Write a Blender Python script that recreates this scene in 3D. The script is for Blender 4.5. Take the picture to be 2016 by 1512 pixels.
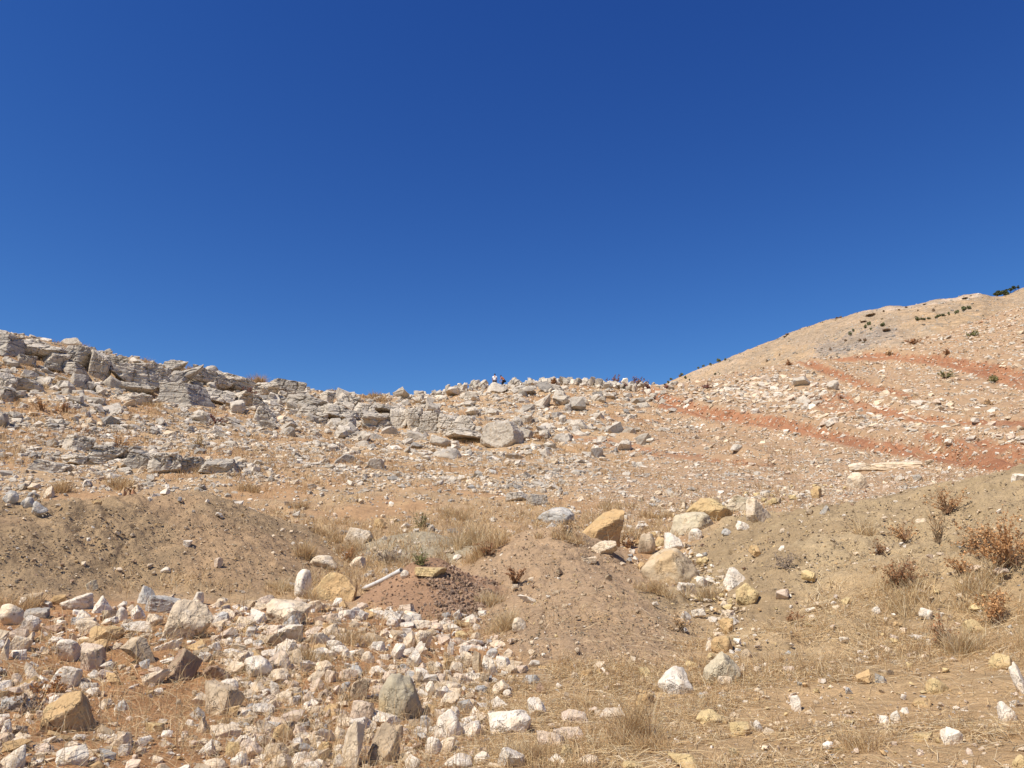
import bpy, bmesh, math, random
import numpy as np
from mathutils import Vector

# ------------------------------------------------------------------ camera, sky, sun, exposure
sc = bpy.context.scene
for o in list(bpy.data.objects):
    bpy.data.objects.remove(o)
FPX = 1523.0                       # focal length in pixels of the 2016-wide picture
PITCH = math.atan((1100 - 756) / FPX)
CAMZ = 1.6
cam = bpy.data.cameras.new('camera')
cam.sensor_width = 36.0
cam.lens = 36.0 * FPX / 2016
cam.clip_start = 0.05
cam.clip_end = 5000
camo = bpy.data.objects.new('camera', cam)
camo.location = (0, 0, CAMZ)
camo.rotation_euler = (math.pi / 2 + PITCH, 0, 0)
sc.collection.objects.link(camo)
sc.camera = camo

SUN_AZ = math.radians(231)         # clockwise from +Y (away from the camera)
SUN_EL = math.radians(54)
world = bpy.data.worlds.new('World')
sc.world = world
world.use_nodes = True
wn = world.node_tree
wn.nodes.clear()
sky = wn.nodes.new('ShaderNodeTexSky')
sky.sky_type = 'NISHITA'
sky.sun_disc = False
sky.sun_elevation = SUN_EL
sky.sun_rotation = SUN_AZ
sky.altitude = 2400
sky.air_density = 1.0
sky.dust_density = 0.0
sky.ozone_density = 3.5
hsv = wn.nodes.new('ShaderNodeHueSaturation')
hsv.inputs['Saturation'].default_value = 1.22
hsv.inputs['Value'].default_value = 1.0
bg = wn.nodes.new('ShaderNodeBackground')
bg.inputs['Strength'].default_value = 0.084
wo = wn.nodes.new('ShaderNodeOutputWorld')
wn.links.new(sky.outputs[0], hsv.inputs['Color'])
gam = wn.nodes.new('ShaderNodeGamma')
gam.inputs['Gamma'].default_value = 1.3
mul = wn.nodes.new('ShaderNodeVectorMath')
mul.operation = 'MULTIPLY'
mul.inputs[1].default_value = (1.15, 0.92, 0.90)
wn.links.new(hsv.outputs[0], gam.inputs['Color'])
wn.links.new(gam.outputs[0], mul.inputs[0])
sep0 = wn.nodes.new('ShaderNodeSeparateColor')
sep1 = wn.nodes.new('ShaderNodeSeparateColor')
comb = wn.nodes.new('ShaderNodeCombineColor')
pw = wn.nodes.new('ShaderNodeMath'); pw.operation = 'POWER'; pw.inputs[1].default_value = 0.93
ml = wn.nodes.new('ShaderNodeMath'); ml.operation = 'MULTIPLY'; ml.inputs[1].default_value = 1.455
wn.links.new(mul.outputs[0], sep0.inputs[0])
wn.links.new(hsv.outputs[0], sep1.inputs[0])
wn.links.new(sep1.outputs[2], pw.inputs[0])
wn.links.new(pw.outputs[0], ml.inputs[0])
wn.links.new(sep0.outputs[0], comb.inputs[0])
wn.links.new(sep0.outputs[1], comb.inputs[1])
wn.links.new(ml.outputs[0], comb.inputs[2])
wn.links.new(comb.outputs[0], bg.inputs['Color'])
wn.links.new(bg.outputs[0], wo.inputs['Surface'])

sl = bpy.data.lights.new('sun', 'SUN')
sl.energy = 4.9
sl.angle = math.radians(0.53)
sl.color = (1.0, 0.94, 0.84)
so = bpy.data.objects.new('sun', sl)
sdir = Vector((math.sin(SUN_AZ) * math.cos(SUN_EL), math.cos(SUN_AZ) * math.cos(SUN_EL), math.sin(SUN_EL)))
so.rotation_euler = sdir.to_track_quat('Z', 'Y').to_euler()
so.location = (-30, -10, 60)
sc.collection.objects.link(so)

sc.view_settings.view_transform = 'Standard'
sc.view_settings.look = 'None'
sc.view_settings.exposure = 0.25
sc.view_settings.gamma = 1.0
sc.view_settings.use_curve_mapping = False
sc.render.engine = 'CYCLES'
sc.cycles.max_bounces = 5
sc.cycles.diffuse_bounces = 3

rng = np.random.default_rng(7)
C = sc.collection

# ------------------------------------------------------------------ projection helpers (2016 x 1512 picture coordinates)
cp, sp = math.cos(PITCH), math.sin(PITCH)

def project(x, y, z):
    dz = z - CAMZ
    d = y * cp + dz * sp
    u = -y * sp + dz * cp
    d = np.where(np.abs(d) < 1e-3, 1e-3, d)
    return 1008 + FPX * x / d, 756 - FPX * u / d, d

def ray(px, py):
    h = (px - 1008) / FPX
    v = (756 - py) / FPX
    return h, cp - v * sp, sp + v * cp

def tan_elev(theta, py):
    """tangent of the elevation of picture row py seen along azimuth theta"""
    v = (756 - py) / FPX
    yw = cp - v * sp
    zw = sp + v * cp
    return zw / (yw / np.cos(theta))

# ------------------------------------------------------------------ numpy noise
_P = np.random.default_rng(11).permutation(512)
_P = np.concatenate([_P, _P, _P])
_G = np.random.default_rng(12).normal(size=(512, 3))
_G /= np.linalg.norm(_G, axis=1)[:, None]

def perlin(x, y, z=None):
    x = np.asarray(x, float); y = np.asarray(y, float)
    z = np.zeros_like(x) + 0.37 if z is None else np.asarray(z, float)
    xi = np.floor(x).astype(int); yi = np.floor(y).astype(int); zi = np.floor(z).astype(int)
    xf, yf, zf = x - xi, y - yi, z - zi
    xi &= 511; yi &= 511; zi &= 511
    fade = lambda t: t * t * t * (t * (t * 6 - 15) + 10)
    u, v, w = fade(xf), fade(yf), fade(zf)
    def g(a, b, c):
        h = _P[_P[_P[(xi + a) & 511] + ((yi + b) & 511)] + ((zi + c) & 511)] & 511
        G = _G[h]
        return G[..., 0] * (xf - a) + G[..., 1] * (yf - b) + G[..., 2] * (zf - c)
    x00 = g(0, 0, 0) * (1 - u) + g(1, 0, 0) * u
    x10 = g(0, 1, 0) * (1 - u) + g(1, 1, 0) * u
    x01 = g(0, 0, 1) * (1 - u) + g(1, 0, 1) * u
    x11 = g(0, 1, 1) * (1 - u) + g(1, 1, 1) * u
    return ((x00 * (1 - v) + x10 * v) * (1 - w) + (x01 * (1 - v) + x11 * v) * w) * 1.6

def fbm(x, y, z=None, o=4):
    s, a = 0, 1.0
    for i in range(o):
        k = 2.03 ** i
        s = s + a * perlin(x * k + 17.1 * i, y * k - 9.7 * i, None if z is None else z * k + 3.3 * i)
        a *= 0.5
    return s

def smooth(a, b, t):
    t = np.clip((t - a) / (b - a), 0, 1)
    return t * t * (3 - 2 * t)

# ------------------------------------------------------------------ terrain: a height field over the plane, given as profiles per bearing
FG = [(5, 1512), (7, 1402), (9.5, 1290), (12, 1212), (16, 1130), (20, 1064)]
COLS = {
    -700: [(30, 930), (40, 850), (50, 720), (58, 560)],
    0: [(30, 935), (40, 852), (50, 752), (60, 653)],
    200: [(30, 938), (41, 862), (53, 770), (65, 697)],
    400: [(30, 940), (42, 872), (56, 800), (70, 736)],
    560: [(30, 945), (44, 880), (60, 808), (76, 766)],
    700: [(30, 950), (45, 885), (62, 822), (80, 778)],
    850: [(30, 952), (45, 888), (64, 820), (82, 778)],
    960: [(30, 955), (45, 890), (65, 815), (86, 762)],
    1100: [(30, 955), (47, 888), (66, 812), (88, 757)],
    1240: [(30, 957), (49, 888), (68, 815), (88, 762)],
    1330: [(30, 957), (50, 888), (70, 812), (92, 757)],
    1512: [(30, 955), (50, 880), (74, 790), (100, 724)],
    1620: [(30, 955), (50, 875), (80, 770), (112, 705)],
    1760: [(30, 952), (50, 870), (85, 745), (122, 688)],
    1900: [(30, 950), (50, 862), (88, 728), (132, 648)],
    2016: [(30, 950), (50, 858), (90, 715), (140, 608)],
    2700: [(30, 950), (50, 840), (90, 650), (150, 480)],
}
LR0, LR1, NR = math.log(0.4), math.log(900.0), 700
TH = np.radians(np.linspace(-62, 62, 497))
RR = np.exp(np.linspace(LR0, LR1, NR))
_colth, _colz, _crest = [], [], []
for xk, pts in COLS.items():
    th = math.atan((xk - 1008) / FPX / cp * 0.985)
    rs, zs = [0.4, 2.0, 3.5], [0.0, 0.0, 0.08]
    for r_, y_ in FG + pts:
        rs.append(r_); zs.append(CAMZ + r_ * float(tan_elev(th, y_)))
    rc, zc = rs[-1], zs[-1]
    for k, (dr, dz) in enumerate([(2.5, 0.05), (6, -0.5), (14, -2.2), (40, -8), (120, -22), (800, -60)]):
        rs.append(rc + dr); zs.append(zc + dz)
    _colth.append(th); _crest.append(rc)
    _colz.append(np.interp(RR, rs, zs))
_colth = np.array(_colth); _colz = np.array(_colz)
TAB = np.empty((len(TH), NR))
_idx = np.interp(TH, _colth, np.arange(len(_colth)))
_i0 = np.clip(np.floor(_idx).astype(int), 0, len(_colth) - 2)
_f = (_idx - _i0)[:, None]
TAB = _colz[_i0] * (1 - _f) + _colz[_i0 + 1] * _f
def _blur(a, n, axis):
    k = np.exp(-0.5 * (np.arange(-2 * n, 2 * n + 1) / n) ** 2); k /= k.sum()
    pad = [(0, 0), (0, 0)]; pad[axis] = (2 * n, 2 * n)
    b = np.pad(a, pad, mode='edge')
    return np.apply_along_axis(lambda v: np.convolve(v, k, mode='valid'), axis, b)
TAB = _blur(_blur(TAB, 5, 1), 5, 0)
for _i, _th in enumerate(TH):          # smoothing lowers the crest: lift it back to its height
    _rc = float(np.interp(_th, _colth, _crest)); _j = int(np.searchsorted(RR, _rc))
    _zc = float(np.interp(_th, _colth, [np.interp(c_, RR, z_) for c_, z_ in zip(_crest, _colz)]))
    _e = (TAB[_i] - CAMZ) / RR
    _top = _e[_j - 60:_j + 40].max(); _want = (_zc - CAMZ) / _rc
    TAB[_i] += (_want - _top) * _rc * smooth(0.80 * _rc, _rc, RR)
TAB = _blur(TAB, 2, 0)
def poly_dist(px, py, pts, sy=1.0):
    d = np.full(px.shape, 1e9); w = np.zeros(px.shape)
    for (x0, y0, w0), (x1, y1, w1) in zip(pts[:-1], pts[1:]):
        vx, vy = x1 - x0, (y1 - y0) * sy
        t = np.clip(((px - x0) * vx + (py - y0) * sy * vy) / (vx * vx + vy * vy), 0, 1)
        dd = np.hypot(px - x0 - t * vx, (py - y0) * sy - t * vy)
        ww = w0 + t * (w1 - w0)
        m = dd / ww < d
        d = np.where(m, dd / ww, d)
    return d
TRACKS = [
    ([(1275, 768, 9), (1310, 792, 13), (1400, 815, 11), (1512, 830, 11), (1600, 850, 10), (1700, 874, 10), (1800, 890, 11), (1900, 905, 14), (2016, 922, 17), (2400, 960, 20)], 1.0),
    ([(1575, 712, 5), (1606, 720, 7), (1667, 745, 8), (1712, 764, 6), (1780, 776, 4)], 0.9),
    ([(1640, 704, 4), (1700, 702, 7), (1760, 702, 6), (1850, 712, 8), (1930, 728, 12), (2016, 750, 17), (2400, 840, 30)], 1.0),
    ([(1660, 785, 7), (1712, 805, 9), (1790, 822, 7), (1900, 830, 6), (2016, 838, 7), (2400, 850, 7)], 0.75),
    ([(1620, 800, 16), (1700, 800, 10)], 0.5),
    ([(1830, 862, 9), (1930, 880, 14), (2016, 890, 16), (2400, 920, 20)], 0.7),
    ([(1120, 862, 4), (1250, 880, 6), (1300, 895, 5), (1400, 905, 5), (1512, 914, 4)], 0.5),
    ([(1180, 820, 5), (1300, 830, 4)], 0.3),
    ([(240, 985, 5), (262, 965, 5)], 0.6),
]
def _track_relief():
    T_, R_ = np.meshgrid(TH, RR, indexing='ij')
    x_, y_ = R_ * np.sin(T_), R_ * np.cos(T_)
    px_, py_, d_ = project(x_, y_, TAB)
    out = np.zeros(TAB.shape)
    for pts, w_ in TRACKS:
        dd = poly_dist(px_.ravel(), py_.ravel(), pts).reshape(TAB.shape)
        out += w_ * (-0.45 * (1 - smooth(0.5, 1.0, dd)) + 0.40 * smooth(0.8, 1.2, dd) * (1 - smooth(1.3, 2.0, dd)))
    return out * (R_ > 24) * (d_ > 0.5)
def crest_r(th):
    return np.interp(th, _colth, _crest)

TAB = TAB + _track_relief()

def _tab(T, th, r, ths, lr0, lr1, n):
    a = np.clip((th - ths[0]) / (ths[1] - ths[0]), 0, len(ths) - 1.001)
    b = np.clip((np.log(np.maximum(r, 0.01)) - lr0) / (lr1 - lr0) * (n - 1), 0, n - 1.001)
    i = a.astype(int); j = b.astype(int); u = a - i; v = b - j
    return (T[i, j] * (1 - u) + T[i + 1, j] * u) * (1 - v) + (T[i, j + 1] * (1 - u) + T[i + 1, j + 1] * u) * v

def polar(px, r):
    th = math.atan((px - 1008) / FPX / cp * 0.985)
    return r * math.sin(th), r * math.cos(th)

# spoil heaps: (px, r, height, lateral radius, depth radius, kind)
MOUNDS = [
    (-10, 16.2, 1.55, 3.0, 4.2, 'olive'), (385, 18.0, 1.62, 3.5, 4.9, 'olive'),
    (1065, 16.5, 0.95, 1.9, 3.6, 'brown'), (1150, 12.3, 0.60, 1.75, 4.2, 'brown'),
    (850, 13.1, 0.85, 1.15, 2.1, 'clod'),
    (1900, 18.2, 1.75, 5.6, 8.0, 'bank'), (1560, 14.6, 0.55, 2.4, 6.2, 'bank'), (2500, 16, 1.7, 5, 8, 'bank'),
    (835, 18.4, 0.55, 1.9, 2.0, 'grey'),
    (300, 9.6, 0.28, 4.2, 3.6, 'rubble'), (640, 9.2, 0.22, 2.4, 3.0, 'rubble'),
    (1180, 17.6, 0.35, 1.6, 1.8, 'none'), (1400, 18.6, 0.5, 2.0, 2.4, 'none'),
]
_M = []
for px, r, h, a, b, k in MOUNDS:
    cx, cy = polar(px, r)
    th = math.atan2(cx, cy)
    _M.append((cx, cy, math.cos(th), math.sin(th), h, a, b, k))

def mound_parts(x, y):
    out = []
    wob = 1 + 0.13 * fbm(x * 0.45 + 3, y * 0.45, o=2)
    for cx, cy, ct, st, h, a, b, k in _M:
        dx, dy = x - cx, y - cy
        lat = (dx * ct - dy * st) / a
        dep = (dx * st + dy * ct) / b
        d = np.sqrt(lat * lat + dep * dep) * wob
        s = np.clip(1 - d, 0, 1)
        prof = s ** 0.5 * s ** 0.5 if False else 1 - np.sqrt(np.clip(d * d + 0.035, 0, 9))
        prof = 0.5 * (prof + np.sqrt(prof * prof + 0.006))      # soft foot, rounded top
        prof = np.where(d > 1.6, 0, prof - 0.003)
        out.append((k, h, np.clip(prof, 0, None), d, lat, dep))
    return out

def H(x, y, fine=False):
    x = np.asarray(x, float); y = np.asarray(y, float)
    r = np.hypot(x, y)
    th = np.arctan2(x, y)
    z = _tab(TAB, th, r, TH, LR0, LR1, NR)
    back = smooth(math.radians(58), math.radians(80), np.abs(th))
    z = z * (1 - back)
    amp = smooth(12, 45, r)
    z = z + amp * (0.55 * fbm(x * 0.07, y * 0.07, o=3) + 0.22 * fbm(x * 0.35 + 5, y * 0.35, o=3)) * (1 - 0.75 * smooth(0.86, 1.0, r / crest_r(th)))
    z = z + smooth(4, 9, r) * 0.05 * fbm(x * 0.9, y * 0.9, o=3)
    for k, h, p, d, lat, dep in mound_parts(x, y):
        z = z + h * p
    if fine:
        z = z + 0.012 * fbm(x * 4.1, y * 4.1, o=2) + 0.006 * perlin(x * 14, y * 14)
        rr = smooth(25, 60, r)
        z = z + rr * 0.10 * fbm(x * 1.5, y * 1.5, o=3)
        for k, h, p, d, lat, dep in mound_parts(x, y):
            if k in ('olive', 'bank', 'brown'):
                z = z + (0.045 * fbm(x * 3 + 8, y * 3, o=4) - 0.03 * np.abs(perlin(x * 1.6, y * 1.6 + 4)) - 0.016 * (1 - smooth(0.0, 0.28, np.abs(perlin(lat * 6 + 0.6 * perlin(x, y), dep * 1.1 + 7))))) * smooth(0, 0.2, p)
            if k == 'clod':
                z = z + 0.05 * np.abs(perlin(x * 9, y * 9)) * smooth(0, 0.15, p) * smooth(-0.1, 0.25, lat)
    return z

def at(px, py, rmax=260.0, rmin=3.0):
    """the ground point seen at a picture position (first hit)"""
    h, yw, zw = ray(px, py)
    n = math.hypot(h, yw)
    r = np.exp(np.linspace(math.log(rmin), math.log(rmax), 1500))
    x, y = r * h / n, r * yw / n
    zr = CAMZ + r * zw / n
    d = H(x, y) - zr
    k = np.argmax(d >= 0)
    if d[k] < 0:
        k = int(np.argmin(np.abs(d) / r))
    elif k > 0:
        t = d[k - 1] / (d[k - 1] - d[k])
        rr = r[k - 1] + t * (r[k] - r[k - 1])
        return rr * h / n, rr * yw / n, float(zr[k - 1] + t * (zr[k] - zr[k - 1])), rr
    return float(x[k]), float(y[k]), float(H(x[k], y[k])), float(r[k])

# ------------------------------------------------------------------ objects and materials
def props(o, label=None, cat=None, group=None, kind=None):
    if label: o['label'] = label
    if cat: o['category'] = cat
    if group: o['group'] = group
    if kind: o['kind'] = kind
    return o

def mesh_obj(name, V, F, mat, col=None, parent=None, smoothf=False, loc=None):
    me = bpy.data.meshes.new(name)
    V = np.asarray(V, np.float32); F = np.asarray(F, np.int32)
    k = F.shape[1]
    me.vertices.add(len(V)); me.vertices.foreach_set('co', V.ravel())
    me.loops.add(F.size); me.loops.foreach_set('vertex_index', F.ravel())
    me.polygons.add(len(F)); me.polygons.foreach_set('loop_start', np.arange(0, F.size, k, dtype=np.int32))
    me.update(calc_edges=True)
    if smoothf is True:
        me.polygons.foreach_set('use_smooth', np.ones(len(F), bool))
    elif smoothf is False:
        me.polygons.foreach_set('use_smooth', np.zeros(len(F), bool))
    if col is not None:
        ca = me.color_attributes.new('col', 'FLOAT_COLOR', 'POINT')
        c4 = np.ones((len(V), 4), np.float32); c4[:, :3] = col
        ca.data.foreach_set('color', c4.ravel())
    me.materials.append(mat)
    o = bpy.data.objects.new(name, me)
    C.objects.link(o)
    if loc is not None: o.location = loc
    if parent is not None: o.parent = parent
    return o

def empty(name, loc):
    o = bpy.data.objects.new(name, None)
    o.empty_display_size = 0.2
    o.location = loc
    C.objects.link(o)
    return o

class NT:
    def __init__(s, name):
        s.m = bpy.data.materials.new(name); s.m.use_nodes = True
        s.t = s.m.node_tree; s.t.nodes.clear()
        s.out = s.n('ShaderNodeOutputMaterial')
        s.b = s.n('ShaderNodeBsdfPrincipled')
        s.l(s.b, 'BSDF', s.out, 'Surface')
        s.b.inputs['Roughness'].default_value = 0.9
        s.b.inputs['Specular IOR Level'].default_value = 0.18
    def n(s, t, **kw):
        nd = s.t.nodes.new(t)
        for k, v in kw.items(): setattr(nd, k, v)
        return nd
    def l(s, a, ao, b, bi): s.t.links.new(a.outputs[ao], b.inputs[bi])
    def noise(s, scale, detail=4, rough=0.55, vec=None):
        nd = s.n('ShaderNodeTexNoise'); nd.inputs['Scale'].default_value = scale
        nd.inputs['Detail'].default_value = detail; nd.inputs['Roughness'].default_value = rough
        if vec: s.t.links.new(vec, nd.inputs['Vector'])
        return nd
    def ramp(s, a, b, ca, cb, src):
        nd = s.n('ShaderNodeMapRange'); nd.inputs['From Min'].default_value = a; nd.inputs['From Max'].default_value = b
        nd.inputs['To Min'].default_value = ca; nd.inputs['To Max'].default_value = cb
        s.t.links.new(src, nd.inputs['Value']); return nd.outputs[0]
    def math(s, op, a, b):
        nd = s.n('ShaderNodeMath', operation=op)
        for i, v in enumerate((a, b)):
            if isinstance(v, (int, float)): nd.inputs[i].default_value = v
            else: s.t.links.new(v, nd.inputs[i])
        return nd.outputs[0]
    def mix(s, f, a, b, mode='MIX'):
        nd = s.n('ShaderNodeMix', data_type='RGBA', blend_type=mode)
        for i, v in ((0, f), (6, a), (7, b)):
            if isinstance(v, (int, float)): nd.inputs[i].default_value = v
            elif isinstance(v, tuple): nd.inputs[i].default_value = v + (1,)
            else: s.t.links.new(v, nd.inputs[i])
        return nd.outputs[2]
    def scale(s, colr, f):
        nd = s.n('ShaderNodeVectorMath', operation='SCALE')
        s.t.links.new(colr, nd.inputs[0])
        if isinstance(f, (int, float)): nd.inputs['Scale'].default_value = f
        else: s.t.links.new(f, nd.inputs['Scale'])
        return nd.outputs[0]
    def bump(s, h, strength, dist, prev=None):
        nd = s.n('ShaderNodeBump'); nd.inputs['Strength'].default_value = strength; nd.inputs['Distance'].default_value = dist
        s.t.links.new(h, nd.inputs['Height'])
        if prev: s.t.links.new(prev, nd.inputs['Normal'])
        return nd.outputs[0]

def mat_ground():
    t = NT('earth')
    a = t.n('ShaderNodeAttribute', attribute_name='col').outputs['Color']
    pos = t.n('ShaderNodeNewGeometry').outputs['Position']
    n1 = t.noise(2.2, 6, 0.6, pos).outputs[0]
    n2 = t.noise(17, 5, 0.65, pos).outputs[0]
    n3 = t.noise(75, 3, 0.6, pos).outputs[0]
    f = t.math('MULTIPLY', t.ramp(0.3, 0.7, 0.84, 1.16, n1), t.ramp(0.3, 0.7, 0.82, 1.18, n2))
    f = t.math('MULTIPLY', f, t.ramp(0.3, 0.7, 0.85, 1.15, n3))
    c = t.scale(a, f)
    v = t.n('ShaderNodeTexVoronoi'); v.inputs['Scale'].default_value = 26; t.t.links.new(pos, v.inputs['Vector'])
    grit = t.ramp(0.16, 0.10, 0, 0.75, v.outputs['Distance'])
    sel = t.n('ShaderNodeSeparateColor'); t.t.links.new(v.outputs['Color'], sel.inputs[0])
    grit = t.math('MULTIPLY', grit, t.ramp(0.55, 0.6, 0, 1, sel.outputs[0]))
    c = t.mix(grit, c, (0.56, 0.46, 0.34))
    t.t.links.new(c, t.b.inputs['Base Color'])
    b = t.bump(t.noise(7, 8, 0.7, pos).outputs[0], 0.8, 0.09)
    b = t.bump(t.noise(24, 4, 0.6, pos).outputs[0], 0.7, 0.03, b)
    b = t.bump(n3, 0.5, 0.012, b)
    b = t.bump(grit, 0.6, 0.012, b)
    t.t.links.new(b, t.b.inputs['Normal'])
    return t.m

def mat_rock(name='limestone', strata=False):
    t = NT(name)
    a = t.n('ShaderNodeAttribute', attribute_name='col').outputs['Color']
    tc = t.n('ShaderNodeTexCoord').outputs['Object']
    n1 = t.noise(3.3, 5, 0.6, tc).outputs[0]
    n2 = t.noise(14, 6, 0.7, tc).outputs[0]
    n3 = t.noise(60, 4, 0.7, tc).outputs[0]
    f = t.math('MULTIPLY', t.ramp(0.3, 0.7, 0.86, 1.1, n1), t.ramp(0.25, 0.75, 0.82, 1.14, n2))
    c = t.scale(a, f)
    # ochre stains and grey weathering with shapes of their own
    st = t.ramp(0.56, 0.68, 0, 0.38, t.noise(5.5, 4, 0.6, tc).outputs[0])
    c = t.mix(st, c, (0.50, 0.33, 0.16), 'MIX')
    gr = t.ramp(0.58, 0.72, 0, 0.35, t.noise(8.1, 5, 0.65, tc).outputs[0])
    c = t.mix(gr, c, (0.36, 0.335, 0.31), 'MIX')
    vor = t.n('ShaderNodeTexVoronoi', feature='DISTANCE_TO_EDGE'); vor.inputs['Scale'].default_value = 3.4 if not strata else 1.1
    wv = t.n('ShaderNodeVectorMath', operation='ADD'); t.t.links.new(tc, wv.inputs[0]); t.t.links.new(t.noise(6 if not strata else 2, 3, 0.6, tc).outputs['Color'], wv.inputs[1])
    t.t.links.new(wv.outputs[0], vor.inputs['Vector'])
    crack = t.math('MULTIPLY', t.ramp(0.035, 0.005, 0, 1, vor.outputs[0]), t.ramp(0.48, 0.56, 0, 1, t.noise(2.7, 3, 0.5, tc).outputs[0]))
    c = t.mix(t.math('MULTIPLY', crack, 0.55), c, (0.20, 0.14, 0.09))
    t.t.links.new(c, t.b.inputs['Base Color'])
    vec = tc
    if strata:
        mp = t.n('ShaderNodeMapping'); mp.inputs['Scale'].default_value = (0.4, 0.4, 1.7)
        mp.inputs['Rotation'].default_value = (0.12, 0.1, 0)
        t.t.links.new(tc, mp.inputs['Vector'])
        vec = mp.outputs[0]
        b = t.bump(t.noise(2.0, 4, 0.55, vec).outputs[0], 0.45, 0.22)
        vv = t.n('ShaderNodeTexVoronoi', feature='DISTANCE_TO_EDGE'); vv.inputs['Scale'].default_value = 0.9
        t.t.links.new(vec, vv.inputs['Vector'])
        b = t.bump(t.ramp(0.0, 0.06, 0, 1, vv.outputs[0]), 0.9, 0.10, b)
        b = t.bump(n1, 0.8, 0.12, b)
    else:
        b = t.bump(n1, 0.55, 0.06)
    b = t.bump(crack, -0.8, 0.03 if not strata else 0.10, b) if False else t.bump(t.math('SUBTRACT', 1.0, crack), 0.8, 0.03 if not strata else 0.12, b)
    b = t.bump(n2, 0.75, 0.03, b)
    b = t.bump(n3, 0.45, 0.006, b)
    t.t.links.new(b, t.b.inputs['Normal'])
    return t.m

def mat_veg(name, rough=0.8, trans=0.25):
    t = NT(name)
    a = t.n('ShaderNodeAttribute', attribute_name='col').outputs['Color']
    t.t.links.new(a, t.b.inputs['Base Color'])
    t.b.inputs['Roughness'].default_value = rough
    tr = t.n('ShaderNodeBsdfTranslucent'); t.t.links.new(a, tr.inputs['Color'])
    mx = t.n('ShaderNodeMixShader'); mx.inputs[0].default_value = trans
    t.l(t.b, 'BSDF', mx, 1); t.l(tr, 'BSDF', mx, 2)
    t.t.links.new(mx.outputs[0], t.out.inputs['Surface'])
    return t.m

def mat_plain(name, col, rough=0.8, n=0.12, scale=20):
    t = NT(name)
    tc = t.n('ShaderNodeTexCoord').outputs['Object']
    f = t.ramp(0.3, 0.7, 1 - n, 1 + n, t.noise(scale, 4, 0.6, tc).outputs[0])
    rgb = t.n('ShaderNodeRGB'); rgb.outputs[0].default_value = tuple(col) + (1,)
    t.t.links.new(t.scale(rgb.outputs[0], f), t.b.inputs['Base Color'])
    t.b.inputs['Roughness'].default_value = rough
    return t.m

M_EARTH = mat_ground()
M_ROCK = mat_rock()
M_LEDGE = mat_rock('weathered_limestone', True)
M_GRASS = mat_veg('dry_stalks')
M_LEAF = mat_veg('dry_leaves', 0.8, 0.15)

# ------------------------------------------------------------------ soil colours
def zones(x, y, z):
    """soil masks at ground points: name -> weight"""
    px, py, d = project(x, y, z)
    r = np.hypot(x, y)
    nz = fbm(x * 0.35, y * 0.35, o=4)
    nf = fbm(x * 1.4 + 9, y * 1.4, o=3)
    Z = {}
    red = np.zeros(px.shape)
    wx = px + 22 * nz; wy = py + 7 * nz + 3 * nf
    for pts, s in TRACKS:
        dd = poly_dist(wx, wy, pts)
        red = np.maximum(red, s * (1 - smooth(0.7, 1.5, dd)))
    front = (d > 0.5)
    far = smooth(21, 26, r)
    Z['red'] = red * far * front
    Z['east'] = smooth(1050, 1400, px + 60 * nz + (py - 860) * 0.4) * far       # pinkish small-stone slope
    for k in ('olive', 'brown', 'clod', 'bank', 'grey', 'rubble', 'none'):
        Z[k] = np.zeros(px.shape)
    for k, h, p, dd, lat, dep in mound_parts(x, y):
        Z[k] = np.maximum(Z[k], 1 - smooth(0.85, 1.02, dd + 0.10 * nf))
    Z['straw'] = np.clip(smooth(-0.1, 0.5, nz) , 0, 1) * (1 - far)
    Z['fgright'] = smooth(920, 1080, px + 40 * nz - (1400 - py) * 0.35) * (1 - smooth(10.5, 12.5, r + nf))
    Z['fgleft'] = (1 - smooth(900, 1060, px + 40 * nz - (1400 - py) * 0.35)) * (1 - smooth(11.5, 13.0, r + 0.5 * nf))
    Z['nz'], Z['nf'], Z['px'], Z['py'], Z['r'] = nz, nf, px, py, r
    return Z

def lerp(c, b, w):
    return c * (1 - w[:, None]) + np.array(b)[None] * w[:, None]

def soil(x, y, z):
    Z = zones(x, y, z)
    n = len(x)
    c = np.tile(np.array([0.41, 0.305, 0.20]), (n, 1))
    c = lerp(c, (0.40, 0.245, 0.135), 0.6 * smooth(0.0, 0.6, -Z['nz']))
    c = lerp(c, (0.50, 0.37, 0.22), 0.5 * smooth(0.1, 0.6, Z['nf']))
    c = lerp(c, (0.37, 0.265, 0.18), Z['east'] * 0.85)
    c = lerp(c, (0.335, 0.165, 0.095), np.clip(Z['red'] * (0.55 + 0.9 * smooth(-0.45, 0.25, Z['nf'])), 0, 0.92))
    c = lerp(c, (0.24, 0.11, 0.065), np.clip(Z['red'], 0, 1) * 0.55 * smooth(0.05, 0.45, Z['nz'] - 0.3 * Z['nf']))
    c = lerp(c, (0.40, 0.235, 0.125), Z['fgleft'])
    c = lerp(c, (0.47, 0.345, 0.205), Z['fgright'] * 0.85)
    c = lerp(c, (0.37, 0.26, 0.15), Z['fgright'] * 0.6 * smooth(0.0, 0.4, Z['nf']))
    c = lerp(c, (0.352, 0.266, 0.172), Z['olive'])
    c = lerp(c, (0.37, 0.265, 0.172), Z['olive'] * 0.7 * smooth(0.0, 0.5, Z['nz']))
    c = lerp(c, (0.385, 0.285, 0.195), Z['brown'])
    c = lerp(c, (0.415, 0.335, 0.22), Z['bank'] * (1 - 0.5 * Z['fgright']))
    c = lerp(c, (0.31, 0.24, 0.155), Z['bank'] * 0.75 * np.clip(smooth(0.0, 0.4, -Z['nz'] - 0.5 * Z['nf']) + 0.5 * smooth(1060, 1000, Z['py']), 0, 1))
    c = lerp(c, (0.34, 0.33, 0.27), Z['grey'] * 0.75)
    c = lerp(c, (0.345, 0.225, 0.15), Z['clod'])
    return c

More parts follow.
